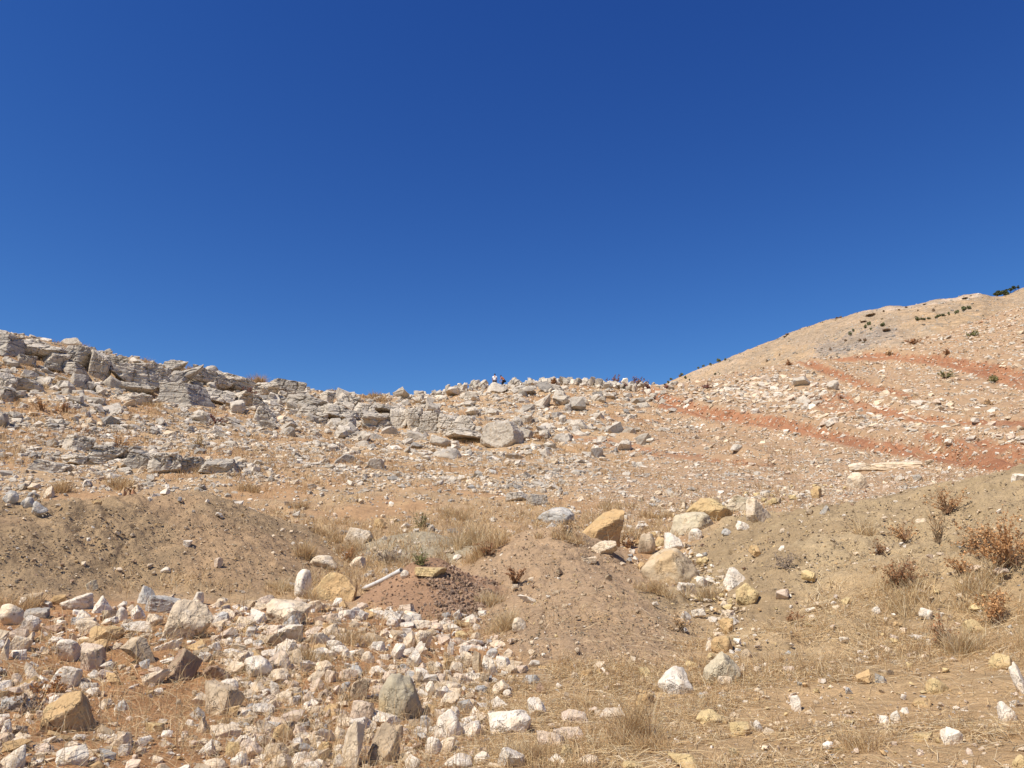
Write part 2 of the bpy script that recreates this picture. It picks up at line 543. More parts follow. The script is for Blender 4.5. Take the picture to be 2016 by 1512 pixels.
# ------------------------------------------------------------------ ground sheet
ths = np.concatenate([np.radians(np.linspace(-180, -62, 60)[:-1]), np.radians(np.linspace(-62, -38, 120)[:-1]),
                      np.radians(np.linspace(-38, 38, 1000)), np.radians(np.linspace(38, 62, 120)[1:]), np.radians(np.linspace(62, 180, 60)[1:-1])])
rs = np.concatenate([[0.002], np.exp(np.linspace(math.log(0.4), math.log(4.0), 50))[:-1], np.exp(np.linspace(math.log(4.0), math.log(25.0), 620))[:-1],
                     np.exp(np.linspace(math.log(25.0), math.log(150.0), 420))[:-1], np.exp(np.linspace(math.log(150.0), math.log(900.0), 60))])
TT, RG = np.meshgrid(ths, rs, indexing='ij')
gx = (RG * np.sin(TT)).ravel(); gy = (RG * np.cos(TT)).ravel()
gz = H(gx, gy, fine=True)
gc = soil(gx, gy, gz) * np.array([1.08, 0.98, 0.84])
nt, nr = len(ths), len(rs)
ii = np.arange(nt)[:, None] * nr + np.arange(nr - 1)[None]
jj = ((np.arange(nt) + 1) % nt)[:, None] * nr + np.arange(nr - 1)[None]
F = np.stack([ii, ii + 1, jj + 1, jj], -1).reshape(-1, 4)
V = np.stack([gx, gy, gz], 1)
F = np.concatenate([F])
g = mesh_obj('ground', V, F, M_EARTH, gc, smoothf=True)
props(g, kind='structure')
# ------------------------------------------------------------------ distant hill
HILLTOP = [(900, 930), (1100, 850), (1200, 805), (1290, 762), (1400, 716), (1512, 672), (1600, 638), (1660, 620), (1690, 613), (1745, 602),
           (1790, 600), (1850, 590), (1900, 580), (1928, 578), (1950, 583), (1975, 582), (2016, 563), (2150, 520), (2500, 400), (2900, 420)]
hth = np.array([math.atan((p[0] - 1008) / FPX / cp * 0.985) for p in HILLTOP])
# exact bearings for these rows
for i, (xk, yk) in enumerate(HILLTOP):
    h_, yw_, zw_ = ray(xk, yk); hth[i] = math.atan2(h_, yw_)
htan = np.array([float(tan_elev(hth[i], HILLTOP[i][1])) for i in range(len(HILLTOP))])
def HH(x, y):
    r = np.hypot(x, y); th = np.arctan2(x, y)
    tc_ = np.interp(th, hth, htan)
    rc = 560 + 40 * np.sin(th * 9)
    top = CAMZ + rc * tc_
    t = np.clip((r - 190) / (rc - 190), 0, 1)
    z = -18 + (top + 18) * (t ** 1.12)
    z = np.where(r > rc, top - 0.35 * (r - rc), z)
    k = smooth(0.05, 0.3, t) * (1 - 0.93 * smooth(0.9, 1, t))
    z = z + k * (4.5 * fbm(x * 0.012, y * 0.012, o=4) + 1.6 * fbm(x * 0.06, y * 0.06, o=3) + 0.35 * fbm(x * 0.3, y * 0.3, o=3))
    z = z + 0.9 * fbm(x * 0.08, y * 0.08, o=4)
    z = z - k * 3.2 * (1 - smooth(0.0, 0.22, np.abs(fbm(x * 0.018 + 0.010 * y, y * 0.006, o=4))))
    # thin contour-following terraces
    z = z + k * 0.35 * np.abs(perlin(x * 0.015, y * 0.015, z * 0.35))
    return z
a = np.radians(np.linspace(-6, 58, 760)); b = np.linspace(185, 760, 420)
A, B = np.meshgrid(a, b, indexing='ij')
hx, hy = (B * np.sin(A)).ravel(), (B * np.cos(A)).ravel()
hz = HH(hx, hy)
n1 = fbm(hx * 0.02, hy * 0.02, o=4); n2 = fbm(hx * 0.15, hy * 0.15, o=3)
hc = np.tile(np.array([0.40, 0.315, 0.205]), (len(hx), 1))
hc = lerp(hc, (0.43, 0.36, 0.27), 0.7 * smooth(-0.1, 0.5, n1))
hc = lerp(hc, (0.33, 0.29, 0.22), 0.8 * smooth(0.15, 0.7, n2))
hpx, hpy, _ = project(hx, hy, hz)
hc = lerp(hc, (0.27, 0.245, 0.21), 0.9 * (1 - smooth(0.6, 1.3, poly_dist(hpx, hpy, [(1620, 690, 12), (1690, 672, 22), (1750, 650, 12)]) + 1.2 * n2)))
hc = lerp(hc, (0.52, 0.46, 0.38), 0.8 * (1 - smooth(0.5, 1.2, poly_dist(hpx, hpy, [(1690, 614, 5), (1790, 603, 5), (1930, 580, 4)]))))
na, nb = len(a), len(b)
ii = np.arange(na - 1)[:, None] * nb + np.arange(nb - 1)[None]
F = np.stack([ii, ii + 1, ii + nb + 1, ii + nb], -1).reshape(-1, 4)
rid = np.abs(fbm(hx * 0.018 + 0.010 * hy, hy * 0.006, o=4))
hc = lerp(hc, (0.31, 0.265, 0.20), 0.75 * (1 - smooth(0.02, 0.16, rid)))
hc = lerp(hc, (0.30, 0.255, 0.19), 0.6 * smooth(0.2, 0.6, fbm(hx * 0.05, hy * 0.05, hz * 0.12, o=4)))
def mat_hill():
    t = NT('hill_earth')
    at_ = t.n('ShaderNodeAttribute', attribute_name='col').outputs['Color']
    pos = t.n('ShaderNodeNewGeometry').outputs['Position']
    mp = t.n('ShaderNodeMapping'); mp.inputs['Scale'].default_value = (1, 1, 3.5); t.t.links.new(pos, mp.inputs['Vector'])
    n1_ = t.noise(0.22, 7, 0.7, mp.outputs[0]).outputs[0]
    n2_ = t.noise(1.2, 4, 0.7, mp.outputs[0]).outputs[0]
    c = t.scale(at_, t.math('MULTIPLY', t.ramp(0.3, 0.7, 0.68, 1.3, n1_), t.ramp(0.3, 0.7, 0.62, 1.36, n2_)))
    v = t.n('ShaderNodeTexVoronoi'); v.inputs['Scale'].default_value = 0.55; t.t.links.new(pos, v.inputs['Vector'])
    s_ = t.n('ShaderNodeSeparateColor'); t.t.links.new(v.outputs['Color'], s_.inputs[0])
    m_ = t.math('MULTIPLY', t.ramp(0.32, 0.2, 0, 0.8, v.outputs['Distance']), t.ramp(0.66, 0.68, 0, 1, s_.outputs[0]))
    c = t.mix(m_, c, (0.16, 0.14, 0.10))
    m2 = t.math('MULTIPLY', t.ramp(0.35, 0.2, 0, 0.8, v.outputs['Distance']), t.ramp(0.3, 0.25, 0, 1, s_.outputs[1]))
    c = t.mix(m2, c, (0.50, 0.45, 0.38))
    t.t.links.new(c, t.b.inputs['Base Color'])
    bb = t.bump(n1_, 0.8, 2.0); bb = t.bump(n2_, 0.7, 0.5, bb)
    t.t.links.new(bb, t.b.inputs['Normal'])
    return t.m
hill = mesh_obj('hill', np.stack([hx, hy, hz], 1), F, mat_hill(), hc * np.array([1.24, 1.08, 0.97]), smoothf=True)
props(hill, kind='structure')

# tiny scrub and stones of the hill, too many to count
def hill_scatter(name, n, seed, size, cols, dens, label, cat):
    rg = np.random.default_rng(seed)
    X, Y = [], []
    got = 0
    while got < n:
        th = rg.uniform(math.radians(8), math.radians(40), 40000); r = rg.uniform(230, 585, 40000)
        x, y = r * np.sin(th), r * np.cos(th); z = HH(x, y)
        px, py, _ = project(x, y, z)
        k = rg.uniform(0, 1, 40000) < dens(px, py, fbm(x * 0.03, y * 0.03, o=3))
        X.append(np.stack([x[k], y[k], z[k]], 1)); got += k.sum()
    P_ = np.concatenate(X)[:n]
    bm = bmesh.new(); bmesh.ops.create_icosphere(bm, subdivisions=1, radius=1.0)
    V0 = np.array([v.co[:] for v in bm.verts]); F0 = np.array([[v.index for v in f.verts] for f in bm.faces]); bm.free()
    s_ = size[0] * (size[1] / size[0]) ** rg.uniform(0, 1, n) ** 1.6
    W = V0[None] * rg.uniform(0.55, 1.15, (n, len(V0), 1)) * (s_[:, None] * np.stack([np.ones(n), np.ones(n), rg.uniform(0.4, 0.9, n)], 1))[:, None, :] + P_[:, None, :]
    F_ = (F0[None] + (np.arange(n) * len(V0))[:, None, None]).reshape(-1, 3)
    c_ = np.array(cols)[rg.integers(0, len(cols), n)] * rg.uniform(0.75, 1.25, n)[:, None]
    o = mesh_obj(name, W.reshape(-1, 3), F_, M_ROCK, np.repeat(c_, len(V0), axis=0), smoothf=False)
    props(o, label, cat, kind='stuff')
hill_scatter('hill_scrub', 2600, 5, (0.25, 0.95), [(0.17, 0.14, 0.085), (0.22, 0.17, 0.11), (0.14, 0.125, 0.08)], lambda px, py, n_: 0.12 + 0.7 * smooth(0.1, 0.5, n_) + 0.4 * (1 - smooth(1500, 1750, px)), 'fine brown scrub specks all over the far hill', 'scrub')
hill_scatter('hill_stones', 2400, 6, (0.25, 1.3), [(0.52, 0.46, 0.38), (0.40, 0.36, 0.31), (0.30, 0.27, 0.235)], lambda px, py, n_: 0.10 + 1.0 * (1 - smooth(0.7, 1.5, poly_dist(px, py, [(1620, 690, 13), (1690, 672, 24), (1750, 650, 14)]))) + 0.4 * (1 - smooth(0.6, 1.5, poly_dist(px, py, [(1690, 614, 5), (1790, 603, 5), (1930, 580, 5)]))), 'fine grey stones scattered over the far hill', 'stones')

# ------------------------------------------------------------------ rocks
def ico(level):
    bm = bmesh.new()
    bmesh.ops.create_icosphere(bm, subdivisions=level, radius=1.0)
    V = np.array([v.co[:] for v in bm.verts]); F = np.array([[v.index for v in f.verts] for f in bm.faces])
    bm.free()
    return V, F
ICO = {k: ico(k) for k in (1, 2, 3, 4, 5)}

def rotm(ax, ay, az):
    ca, sa, cb, sb, cc, sc_ = math.cos(ax), math.sin(ax), math.cos(ay), math.sin(ay), math.cos(az), math.sin(az)
    X = np.array([[1, 0, 0], [0, ca, -sa], [0, sa, ca]]); Y = np.array([[cb, 0, sb], [0, 1, 0], [-sb, 0, cb]])
    Z = np.array([[cc, -sc_, 0], [sc_, cc, 0], [0, 0, 1]])
    return Z @ Y @ X

def rock_shape(seed, level, style='b', strata=0.0):
    """a broken stone: random fracture planes cut a ball, then the faces are chipped and roughened"""
    rg = np.random.default_rng(seed)
    V, F = ICO[level]
    n = {'b': 7, 'd': 13, 'r': 18, 's': 6, 'u': 6, 'w': 5, 'f': 8, 'l': 6}[style]
    N = rg.normal(size=(n, 3)); N /= np.linalg.norm(N, axis=1)[:, None]
    d = rg.uniform(0.52, 1.0, n) if style in 'bwsu' else rg.uniform(0.7, 1.0, n)
    jit = {'l': 0.24, 'f': 0.12, 's': 0.22, 'u': 0.2}.get(style, 0.38)
    ax = np.vstack([np.eye(3), -np.eye(3)]) + rg.normal(0, jit, (6, 3))
    ax /= np.linalg.norm(ax, axis=1)[:, None]
    da = rg.uniform(0.62, 0.92, 6)
    if style == 'l': d = rg.uniform(0.68, 1.1, n)
    if style in 'bwdr':
        a_ = rg.uniform(-0.75, 0.75, 3)
        ax = ax @ rotm(a_[0], a_[1], a_[2] * 2).T
    N = np.vstack([N, ax]); d = np.concatenate([d, da])
    p = {'r': 16, 'd': 40, 'l': 50}.get(style, 70)
    D = np.clip(V @ N.T, 0, None) / d[None]
    r = ((D / 1.6) ** p).sum(1) ** (-1.0 / p) / 1.6
    if level >= 3:
        o = rg.uniform(0, 90, 3)
        q = V * r[:, None]
        nz = fbm(q[:, 0] * 1.3 + o[0], q[:, 1] * 1.3 + o[1], q[:, 2] * 1.3 + o[2], o=2)
        amp = {'r': 0.09, 'd': 0.07, 'l': 0.05, 'f': 0.05}.get(style, 0.035)
        r = r * (1 + amp * nz)
        if level >= 4:
            # conchoidal chips and a coarse broken skin
            a1 = perlin(q[:, 0] * 2.6 + o[2], q[:, 1] * 2.6 + o[0], q[:, 2] * 2.6 + o[1])
            r = r * (1 - 0.035 * smooth(0.05, 0.16, a1) - 0.02 * smooth(-0.08, -0.2, a1))
            a2 = perlin(q[:, 0] * 5.6 + o[0], q[:, 1] * 5.6 + o[2], q[:, 2] * 5.6 + o[1])
            r = r * (1 - 0.010 * smooth(0.02, 0.15, a2) + 0.012 * a2)
            a3 = perlin(q[:, 0] * 13 + o[1], q[:, 1] * 13 + o[0], q[:, 2] * 13 + o[2])
            r = r * (1 + 0.010 * a3)
    else:
        r = r * (1 + rg.normal(0, 0.04, len(V)))
    Q = V * r[:, None]
    if strata and level >= 3:
        o = rg.uniform(0, 50, 2)
        zz = Q[:, 2] * strata * 2.2 + 0.6 * perlin(Q[:, 0] * 1.1 + o[0], Q[:, 1] * 1.1, Q[:, 2] * 0.5) + 0.45 * Q[:, 0]
        k = np.floor(zz); fr = zz - k
        off = (np.sin(k * 12.9898 + o[1]) * 43758.5453) % 1.0
        brk = smooth(-0.15, 0.3, perlin(Q[:, 0] * 1.7 + o[1], Q[:, 1] * 1.7, k * 3.7))
        grv = smooth(0.0, 0.10, fr) * (1 - smooth(0.92, 1.0, fr))
        s = 1 - 0.15 * off * brk - 0.05 * (1 - grv) * brk
        Q[:, 0] *= s; Q[:, 1] *= s
        xx = Q[:, 0] * 1.5 + 0.6 * perlin(Q[:, 1] * 1.3 + o[1], Q[:, 2] * 1.3, Q[:, 0] * 0.6) + o[0]
        fx = np.abs(xx - np.round(xx))
        Q[:, 1] *= 1 - 0.12 * (1 - smooth(0.0, 0.05, fx))
        Q[:, 2] *= 1 - 0.08 * (1 - smooth(0.0, 0.05, fx))
    lo, hi = Q.min(0), Q.max(0)
    Q = (Q - (lo + hi) / 2) / ((hi - lo) / 2)
    return Q, F

PAL = {
    'w': (0.78, 0.68, 0.545), 'c': (0.71, 0.56, 0.385), 'p': (0.66, 0.51, 0.375), 'o': (0.56, 0.37, 0.18), 'y': (0.62, 0.46, 0.23),
    'g': (0.46, 0.43, 0.38), 't': (0.49, 0.37, 0.24), 'n': (0.355, 0.235, 0.155), 'e': (0.56, 0.47, 0.32), 'l': (0.49, 0.425, 0.34),
    'L': (0.59, 0.51, 0.405), 'k': (0.58, 0.45, 0.29), 'q': (0.34, 0.265, 0.175), 'Q': (0.25, 0.185, 0.12), 'r': (0.50, 0.28, 0.16), 's': (0.34, 0.305, 0.26), 'm': (0.50, 0.42, 0.285),
}
PAL2 = {'w': 'c', 'c': 'w', 'p': 'c', 'o': 'y', 'y': 'o', 'g': 'w', 't': 'c', 'n': 't', 'e': 'c', 'l': 's', 'L': 'l', 'r': 'p', 's': 'l', 'm': 'y', 'k': 'o'}

def rock_colour(Q, code, rg, two=0.55):
    """patches of a second mineral colour on the stone"""
    a = np.array(PAL[code]) * rg.uniform(0.92, 1.07)
    b = np.array(PAL[PAL2[code]])
    o = rg.uniform(0, 90, 3)
    nz = fbm(Q[:, 0] * 1.1 + o[0], Q[:, 1] * 1.1 + o[1], Q[:, 2] * 1.1 + o[2], o=3)
    w = two * smooth(0.05, 0.45, nz)
    return a[None] * (1 - w[:, None]) + b[None] * w[:, None]

HAND = []          # (x, y, z, radius) of the stones placed one by one
LAND = []          # landmarks for describing other stones
def hand_rock(i, x0, y0, x1, y1, code, style, label, ref=None, name='rock', cat='rock', mat=None, lean=0.0, level=4, strata=0.0, depth=0.85, group=None):
    rg = np.random.default_rng(1000 + i)
    cx = (x0 + x1) / 2; h = y1 - y0
    X, Y, Z, r = at(cx, y1 - 0.10 * h)
    k = r / FPX * 1.02
    w3 = (x1 - x0) * k; h3 = h * k
    d3 = max(w3, h3) * depth if style not in 'u' else min(w3, h3) * 0.9
    th = math.atan2(X, Y)
    Q, F = rock_shape(5000 + i, level, style, strata)
    col = rock_colour(Q, code, rg)
    Q = Q * np.array([w3 / 2, d3 / 2, h3 * 0.68])
    tilt = 0.10 if style in 'lf' else 0.2
    Q = Q @ rotm(rg.uniform(-tilt, tilt), rg.uniform(-tilt, tilt) * 0.6 + lean, rg.uniform(-0.35, 0.35) - th).T
    # keep the drawn width and height after turning
    ct, st = math.cos(th), math.sin(th)
    lat = Q[:, 0] * ct - Q[:, 1] * st
    f = w3 / max(lat.max() - lat.min(), 1e-4); f = min(max(f, 0.7), 1.3)
    Q *= np.array([f, f, 1.38 * h3 / max(np.ptp(Q[:, 2]), 1e-4)])
    back = 0.30 * d3
    h3 = h3 * 1.0
    px_, py_ = X + back * math.sin(th), Y + back * math.cos(th)
    z = Z + 0.31 * h3
    rate = (at(cx, y1 - 0.1 * h - 5)[3] - at(cx, y1 - 0.1 * h + 5)[3]) / 10.0
    rate = min(max(rate, 0.0), 0.12 * r)
    rr = math.hypot(px_, py_); shift = 0.0; zoff = z - Z
    for _it in range(5):
        W = Q + np.array([px_, py_, z])
        vis = W[:, 2] > H(W[:, 0], W[:, 1]) + 0.01 * h3
        if vis.sum() < 12: break
        qx, qy, _d = project(W[vis, 0], W[vis, 1], W[vis, 2])
        a0, a1, b0, b1 = qx.min(), qx.max(), qy.min(), qy.max()
        sx = min(max((x1 - x0) / (a1 - a0), 0.75), 1.3); sz = min(max(h / (b1 - b0), 0.7), 1.35)
        Q[:, 0] *= sx; Q[:, 1] *= sx; Q[:, 2] *= sz; zoff *= sz
        th += ((x0 + x1) / 2 - (a0 + a1) / 2) / FPX * math.cos(th) ** 2
        dr = -(y1 - b1) * rate * 0.7
        shift = min(max(shift + dr, -1.2), 1.2 + 0.02 * r)
        px_, py_ = (rr + shift) * math.sin(th), (rr + shift) * math.cos(th)
        z = float(H(px_, py_)) + zoff - 0.28 * d3 * 0.15
    if style == 'f': z -= 0.22 * h3
    o = mesh_obj(name, Q, F, mat or M_ROCK, col, smoothf=(style == 'r'), loc=(px_, py_, z))
    props(o, label, cat, group)
    HAND.append((px_, py_, z, 0.42 * max(w3, d3)))
    if ref: LAND.append((cx, (y0 + y1) / 2, ref))
    return o

R = [
 # rubble bank
 (117,1167,185,1200,'w','r','smooth pale rock beside a white block at the top edge of the rubble',None),
 (180,1172,222,1207,'w','b','white block with a broken corner, top edge of the rubble',None),
 (270,1152,308,1188,'g','b','upright blue-grey block standing against the olive earth mound','blue-grey upright block'),
 (285,1172,357,1207,'g','s','long blue-grey slab lying behind the big two-coloured boulder',None),
 (318,1178,422,1257,'c','d','big two-coloured boulder, ochre face and rough brown end, in the rubble','big two-coloured boulder'),
 (378,1165,402,1190,'w','r','small round white stone perched behind the big two-coloured boulder',None),
 (175,1232,245,1264,'o','d','pitted ochre rock uphill of the long pale tilted stone','pitted ochre rock'),
 (15,1250,65,1281,'c','s','cream tilted slab alone on the brown soil near the picture edge','cream tilted slab'),
 (110,1258,167,1300,'w','s','long pale stone tilted upward, downhill of the pitted ochre rock',None),
 (158,1265,210,1320,'p','s','pinkish slab with small pits leaning beside the long pale stone','pinkish pitted slab'),
 (235,1253,305,1307,'t','w','grey-tan wedge with a notch underneath, beside a flat pale slab','grey-tan wedge'),
 (303,1255,362,1281,'w','s','flat pale slab touching the grey-tan wedge',None),
 (328,1275,400,1342,'n','u','dark-sided slab standing tilted over bare brown soil','dark-sided tilted slab'),
 (98,1312,163,1352,'w','r','large smooth whitish rock downhill of the pinkish pitted slab','large smooth whitish rock'),
 (75,1360,192,1442,'o','d','big yellow-ochre boulder half sunk in the soil','big sunken ochre boulder'),
 (193,1375,222,1396,'c','b','small cream cube touching a grey stone on the bare soil',None),
 (223,1377,255,1400,'g','b','small grey stone touching a cream cube on the bare soil','small grey stone pair'),
 (273,1297,295,1316,'g','b','small blue-grey cube below the grey-tan wedge',None),
 (403,1338,482,1407,'t','w','triangular brown-faced slab with a white edge','triangular brown-faced slab'),
 (398,1310,453,1340,'n','b','shaded brown block beside the dark-sided tilted slab',None),
 (443,1300,485,1326,'c','b','cream block casting a dark gap, uphill of the brown-faced slab',None),
 (285,1422,325,1441,'y','s','flat yellow-cream stone lying alone on brown soil','flat yellow-cream stone'),
 (393,1455,425,1486,'w','b','clean white cube among small stones','clean white cube'),
 (443,1460,473,1486,'y','b','pale yellow cube next to the clean white cube',None),
 (453,1482,490,1512,'w','r','whitish-grey lump just downhill of the pale yellow cube',None),
 (398,1492,448,1518,'c','r','cream lump cut by the bottom edge below the white cube',None),
 (108,1465,176,1508,'w','b','big pale block with a shaded end at the bottom edge','big pale bottom block'),
 (232,1464,262,1486,'w','b','small bright white stone uphill of the bottom gravel',None),
 (412,1415,478,1452,'c','f','cracked flat cream plate with ochre stain','cracked cream plate'),
 (385,1410,415,1446,'t','b','tan chunk standing beside the cracked cream plate',None),
 (450,1388,472,1411,'o','b','small orange-brown cube against the brown-faced slab',None),
 (0,1370,65,1400,'g','r','low grey rock behind dead twigs at the picture edge','low grey rock'),
 (47,1302,82,1338,'c','b','cream rock beside a reddish dead plant',None),
 (-6,1188,48,1230,'c','r','wide cream boulder cut by the picture edge beside dry grass','wide cream edge boulder'),
 (42,1188,100,1216,'s','f','long grey-brown rough rock just under the olive mound',None),
 (38,1210,83,1241,'w','b','white-topped brown rock uphill of the cream tilted slab',None),
 (148,1200,180,1219,'w','b','small bright block under the white blocks at the rubble edge',None),
 (138,1215,168,1231,'g','s','small blue-white flake uphill of the pitted ochre rock',None),
 (225,1195,252,1223,'w','r','knobbly white stone between two white blocks',None),
 (257,1190,287,1219,'w','b','white rock leaning on the long blue-grey slab',None),
 (236,1222,300,1245,'w','s','flat white slab just uphill of the grey-tan wedge',None),
 (285,1208,322,1232,'c','b','cream rock tucked beside the big two-coloured boulder',None),
 (0,1255,20,1300,'c','b','cream stone cut by the picture edge beside the tilted slab',None),
 (20,1325,46,1350,'p','b','pinkish stone below the picture-edge rocks',None),
 (70,1398,100,1418,'c','s','thin cream slab on the flank of the sunken ochre boulder',None),
 (0,1415,24,1450,'w','r','round white rock at the picture edge level with the ochre boulder',None),
 (0,1465,52,1512,'w','r','broad white rock in the bottom corner','broad white corner rock'),
 (522,1178,614,1232,'c','d','large cream boulder at the upper end of the rubble','large cream boulder'),
 (556,1210,592,1236,'g','w','striped dark grey stone leaning on the large cream boulder',None),
 (546,1229,597,1263,'w','w','white wedge with a brown underside below the striped grey stone','white brown-bottomed wedge'),
 (519,1247,560,1273,'t','b','tan-grey stone beside the white wedge',None),
 (609,1245,652,1271,'c','b','cream block with long dry stalks in front','stalk-fringed cream block'),
 (524,1280,574,1321,'p','b','large pinkish block shaded on one end','large pinkish block'),
 (480,1290,538,1331,'w','r','large smooth white rock touching the pinkish block','large smooth white rock'),
 (604,1312,642,1344,'c','b','cream block resting on a smaller stone','cream stacked block'),
 (609,1335,641,1361,'p','b','smaller block carrying the cream stacked one',None),
 (640,1318,668,1345,'p','w','pinkish wedge touching the stacked pair',None),
 (667,1317,704,1341,'p','s','pinkish flat rock uphill of the blue-white stone',None),
 (711,1282,738,1306,'c','r','rounded cream stone with stalks across it',None),
 (729,1262,759,1283,'w','w','small white pyramid beside jagged white rock','small white pyramid'),
 (769,1265,799,1297,'w','w','jagged white rock between pyramid and dark-faced blocks',None),
 (794,1243,822,1277,'c','b','cream block with a dark brown face, partner of a larger one',None),
 (814,1240,852,1279,'c','b','bigger cream block with a dark brown face, below the clod heap','dark-faced cream block'),
 (799,1277,830,1312,'w','w','pointed white rock downhill of the dark-faced blocks',None),
 (812,1262,842,1290,'w','w','white tilted stone squeezed under the dark-faced blocks',None),
 (727,1310,761,1329,'w','b','white stone with a shaded foot uphill of the tan slab',None),
 (744,1325,834,1418,'m','r','mottled green-grey and ochre boulder','mottled green-grey boulder'),
 (826,1408,850,1435,'g','d','dark blue-grey lump at the foot of the mottled boulder',None),
 (748,1322,778,1346,'p','r','pinkish stone uphill of the mottled boulder',None),
 (689,1335,730,1382,'t','u','tan slab leaning against a pinkish one','tan leaning slab'),
 (689,1378,738,1422,'p','u','pinkish slab leaning above the tall pale slab',None),
 (731,1395,792,1430,'w','b','white block perched on top of the tall brown boulder','perched white block'),
 (671,1420,719,1510,'c','u','tall pale slab leaning beside the brown boulder','tall pale leaning slab'),
 (724,1420,788,1503,'t','d','tall cream and brown boulder under the perched white block','tall cream and brown boulder'),
 (776,1425,794,1465,'t','u','narrow tan slab behind the tall boulder',None),
 (854,1395,910,1453,'w','r','big smooth white rock downhill of the mottled boulder','big smooth white rock'),
 (886,1390,906,1419,'w','r','egg-shaped white stone touching the big smooth white rock',None),
 (961,1397,1046,1447,'w','d','long white rock with a shaded underside','long white shaded rock'),
 (836,1450,868,1484,'w','r','white round stone in front of a cream slab',None),
 (856,1450,898,1482,'c','s','cream slab behind a white round stone',None),
 (874,1482,930,1516,'w','r','white rock at the bottom edge below the cream slab',None),
 (980,1470,1034,1516,'w','b','white rock with brown spots at the bottom edge',None),
 (933,1478,970,1505,'w','s','white slab just above the bottom edge, in straw',None),
 (949,1290,979,1327,'w','b','crackled white rock of a bright group of three',None),
 (976,1290,1008,1319,'w','s','clean white slab of a bright group of three','bright white trio'),
 (956,1276,980,1293,'g','r','grey stone on top of the bright white pair',None),
 (929,1280,947,1320,'t','u','narrow tan stone standing beside the bright white pair',None),
 (551,1397,601,1424,'p','s','low pinkish rock on bare soil','low pinkish rock'),
 (536,1425,579,1462,'o','r','ochre rock on reddish soil near the bottom','ochre rock on reddish soil'),
 (626,1460,655,1481,'o','b','small ochre stone near the tall pale slab',None),
 (521,1482,574,1518,'c','b','orange-stained cream rock at the bottom edge',None),
 (655,1465,676,1482,'w','b','little white stone beside the small ochre one',None),
 (651,1482,682,1512,'w','b','white stone at the foot of the tall pale slab',None),
 (671,1342,690,1361,'g','b','small blue-white stone uphill of the low pinkish rock',None),
 (531,1340,552,1374,'w','u','upright white stone downhill of the smooth white rock',None),
 (866,1362,907,1392,'c','b','cream flat-topped block behind straw',None),
 (835,1340,856,1370,'w','w','white wedge beside the mottled boulder',None),
 (966,1370,1004,1397,'w','b','white and brown rock uphill of the long white shaded rock',None),
 (990,1357,1008,1374,'w','r','small stone uphill of a white and brown rock',None),
 (784,1224,815,1238,'w','s','thin white flake on the foot of the clod heap','thin white flake'),
 (734,1202,766,1218,'w','s','flat white stone at the edge of the clod heap',None),
 (704,1200,727,1221,'w','w','small white peak beside the clod heap',None),
 (831,1236,860,1254,'t','s','tan stone flush with the foot of the clod heap',None),
 (896,1241,920,1257,'y','s','flat yellow-tan stone at the foot of the clod heap',None),
 (664,1200,700,1220,'w','r','pale rock in stalks downhill of the hollowed ochre boulder',None),
 (760,1215,786,1234,'w','b','pale stone touching the brown clod heap',None),
 (852,1302,873,1318,'w','b','white block downhill of the dark-faced ones',None),
 (880,1262,894,1288,'w','u','slim white stone standing beside the tan one',None),
 (884,1302,912,1327,'c','b','cream stone uphill of the flat-topped block',None),
 # straw flat
 (1295,1310,1366,1367,'w','r','big white boulder with an ochre foot, alone on brown earth','big white lone boulder'),
 (1383,1282,1460,1347,'e','d','large greenish-cream boulder uphill of the straw','large greenish-cream boulder'),
 (1398,1250,1443,1282,'o','r','round ochre rock uphill of the greenish-cream boulder','round ochre rock'),
 (1448,1147,1495,1188,'y','d','bright orange-yellow rock at the foot of a white one','bright orange-yellow rock'),
 (1370,1395,1436,1430,'y','r','rounded ochre-yellow boulder sunk in straw','rounded yellow boulder'),
 (1435,1420,1478,1448,'y','s','yellow-tan slab next to the rounded yellow boulder',None),
 (1263,1425,1294,1457,'g','b','blue-grey stone beside the tall stalks','blue-grey stone'),
 (1038,1372,1076,1408,'w','b','white rock with a brown lower end in straw',None),
 (1056,1425,1114,1474,'p','f','broad cream-pink slab in two pieces, lower piece','broad cream-pink slab'),
 (1088,1420,1153,1461,'p','f','broad cream-pink slab, the piece with a straight crack below it',None),
 (1105,1395,1160,1427,'p','s','pinkish slab with a dark end, uphill of the broad cream-pink pair',None),
 (1180,1392,1234,1418,'c','s','cream slab just uphill of the tall stalks',None),
 (1075,1482,1116,1512,'w','w','white pyramid-shaped stone at the bottom edge','bottom white pyramid'),
 (1135,1485,1178,1512,'c','r','pair-like cream lump at the bottom edge',None),
 (1315,1482,1374,1516,'y','w','yellow wedge at the bottom edge','yellow bottom wedge'),
 (1223,1497,1270,1518,'y','r','tan-yellow stone cut by the bottom edge',None),
 (1248,1365,1291,1394,'o','b','yellow-topped ochre rock stump in straw','yellow-topped ochre stump'),
 (1483,1417,1504,1441,'w','w','sharp white triangle standing in straw','sharp white triangle'),
 (1055,1342,1075,1366,'n','b','small brown stub with its own shadow',None),
 (1413,1217,1444,1244,'o','b','cream-orange rock uphill of the round ochre one',None),
 (1340,1203,1362,1226,'w','b','white knobbly stone where grass meets the brown bank',None),
 (1360,1198,1390,1215,'w','s','whitish flat rock next to a knobbly one',None),
 (1458,1277,1484,1299,'t','r','beige crumbly clod beside the greenish-cream boulder',None),
 (1008,1215,1036,1243,'c','r','round cream stone on the bank edge',None),
 (1018,1170,1056,1186,'w','s','pale slab at the edge of the brown bank',None),
 # boulder line
 (1132,998,1230,1074,'o','d','big yellow-ochre boulder with a dark hollow beneath','big hollowed yellow boulder'),
 (1056,998,1134,1032,'g','r','low grey-white rock behind dry grass, beside the big yellow boulder',None),
 (1320,1000,1411,1052,'e','r','big olive-tan boulder in front of an orange slab','big olive-tan boulder'),
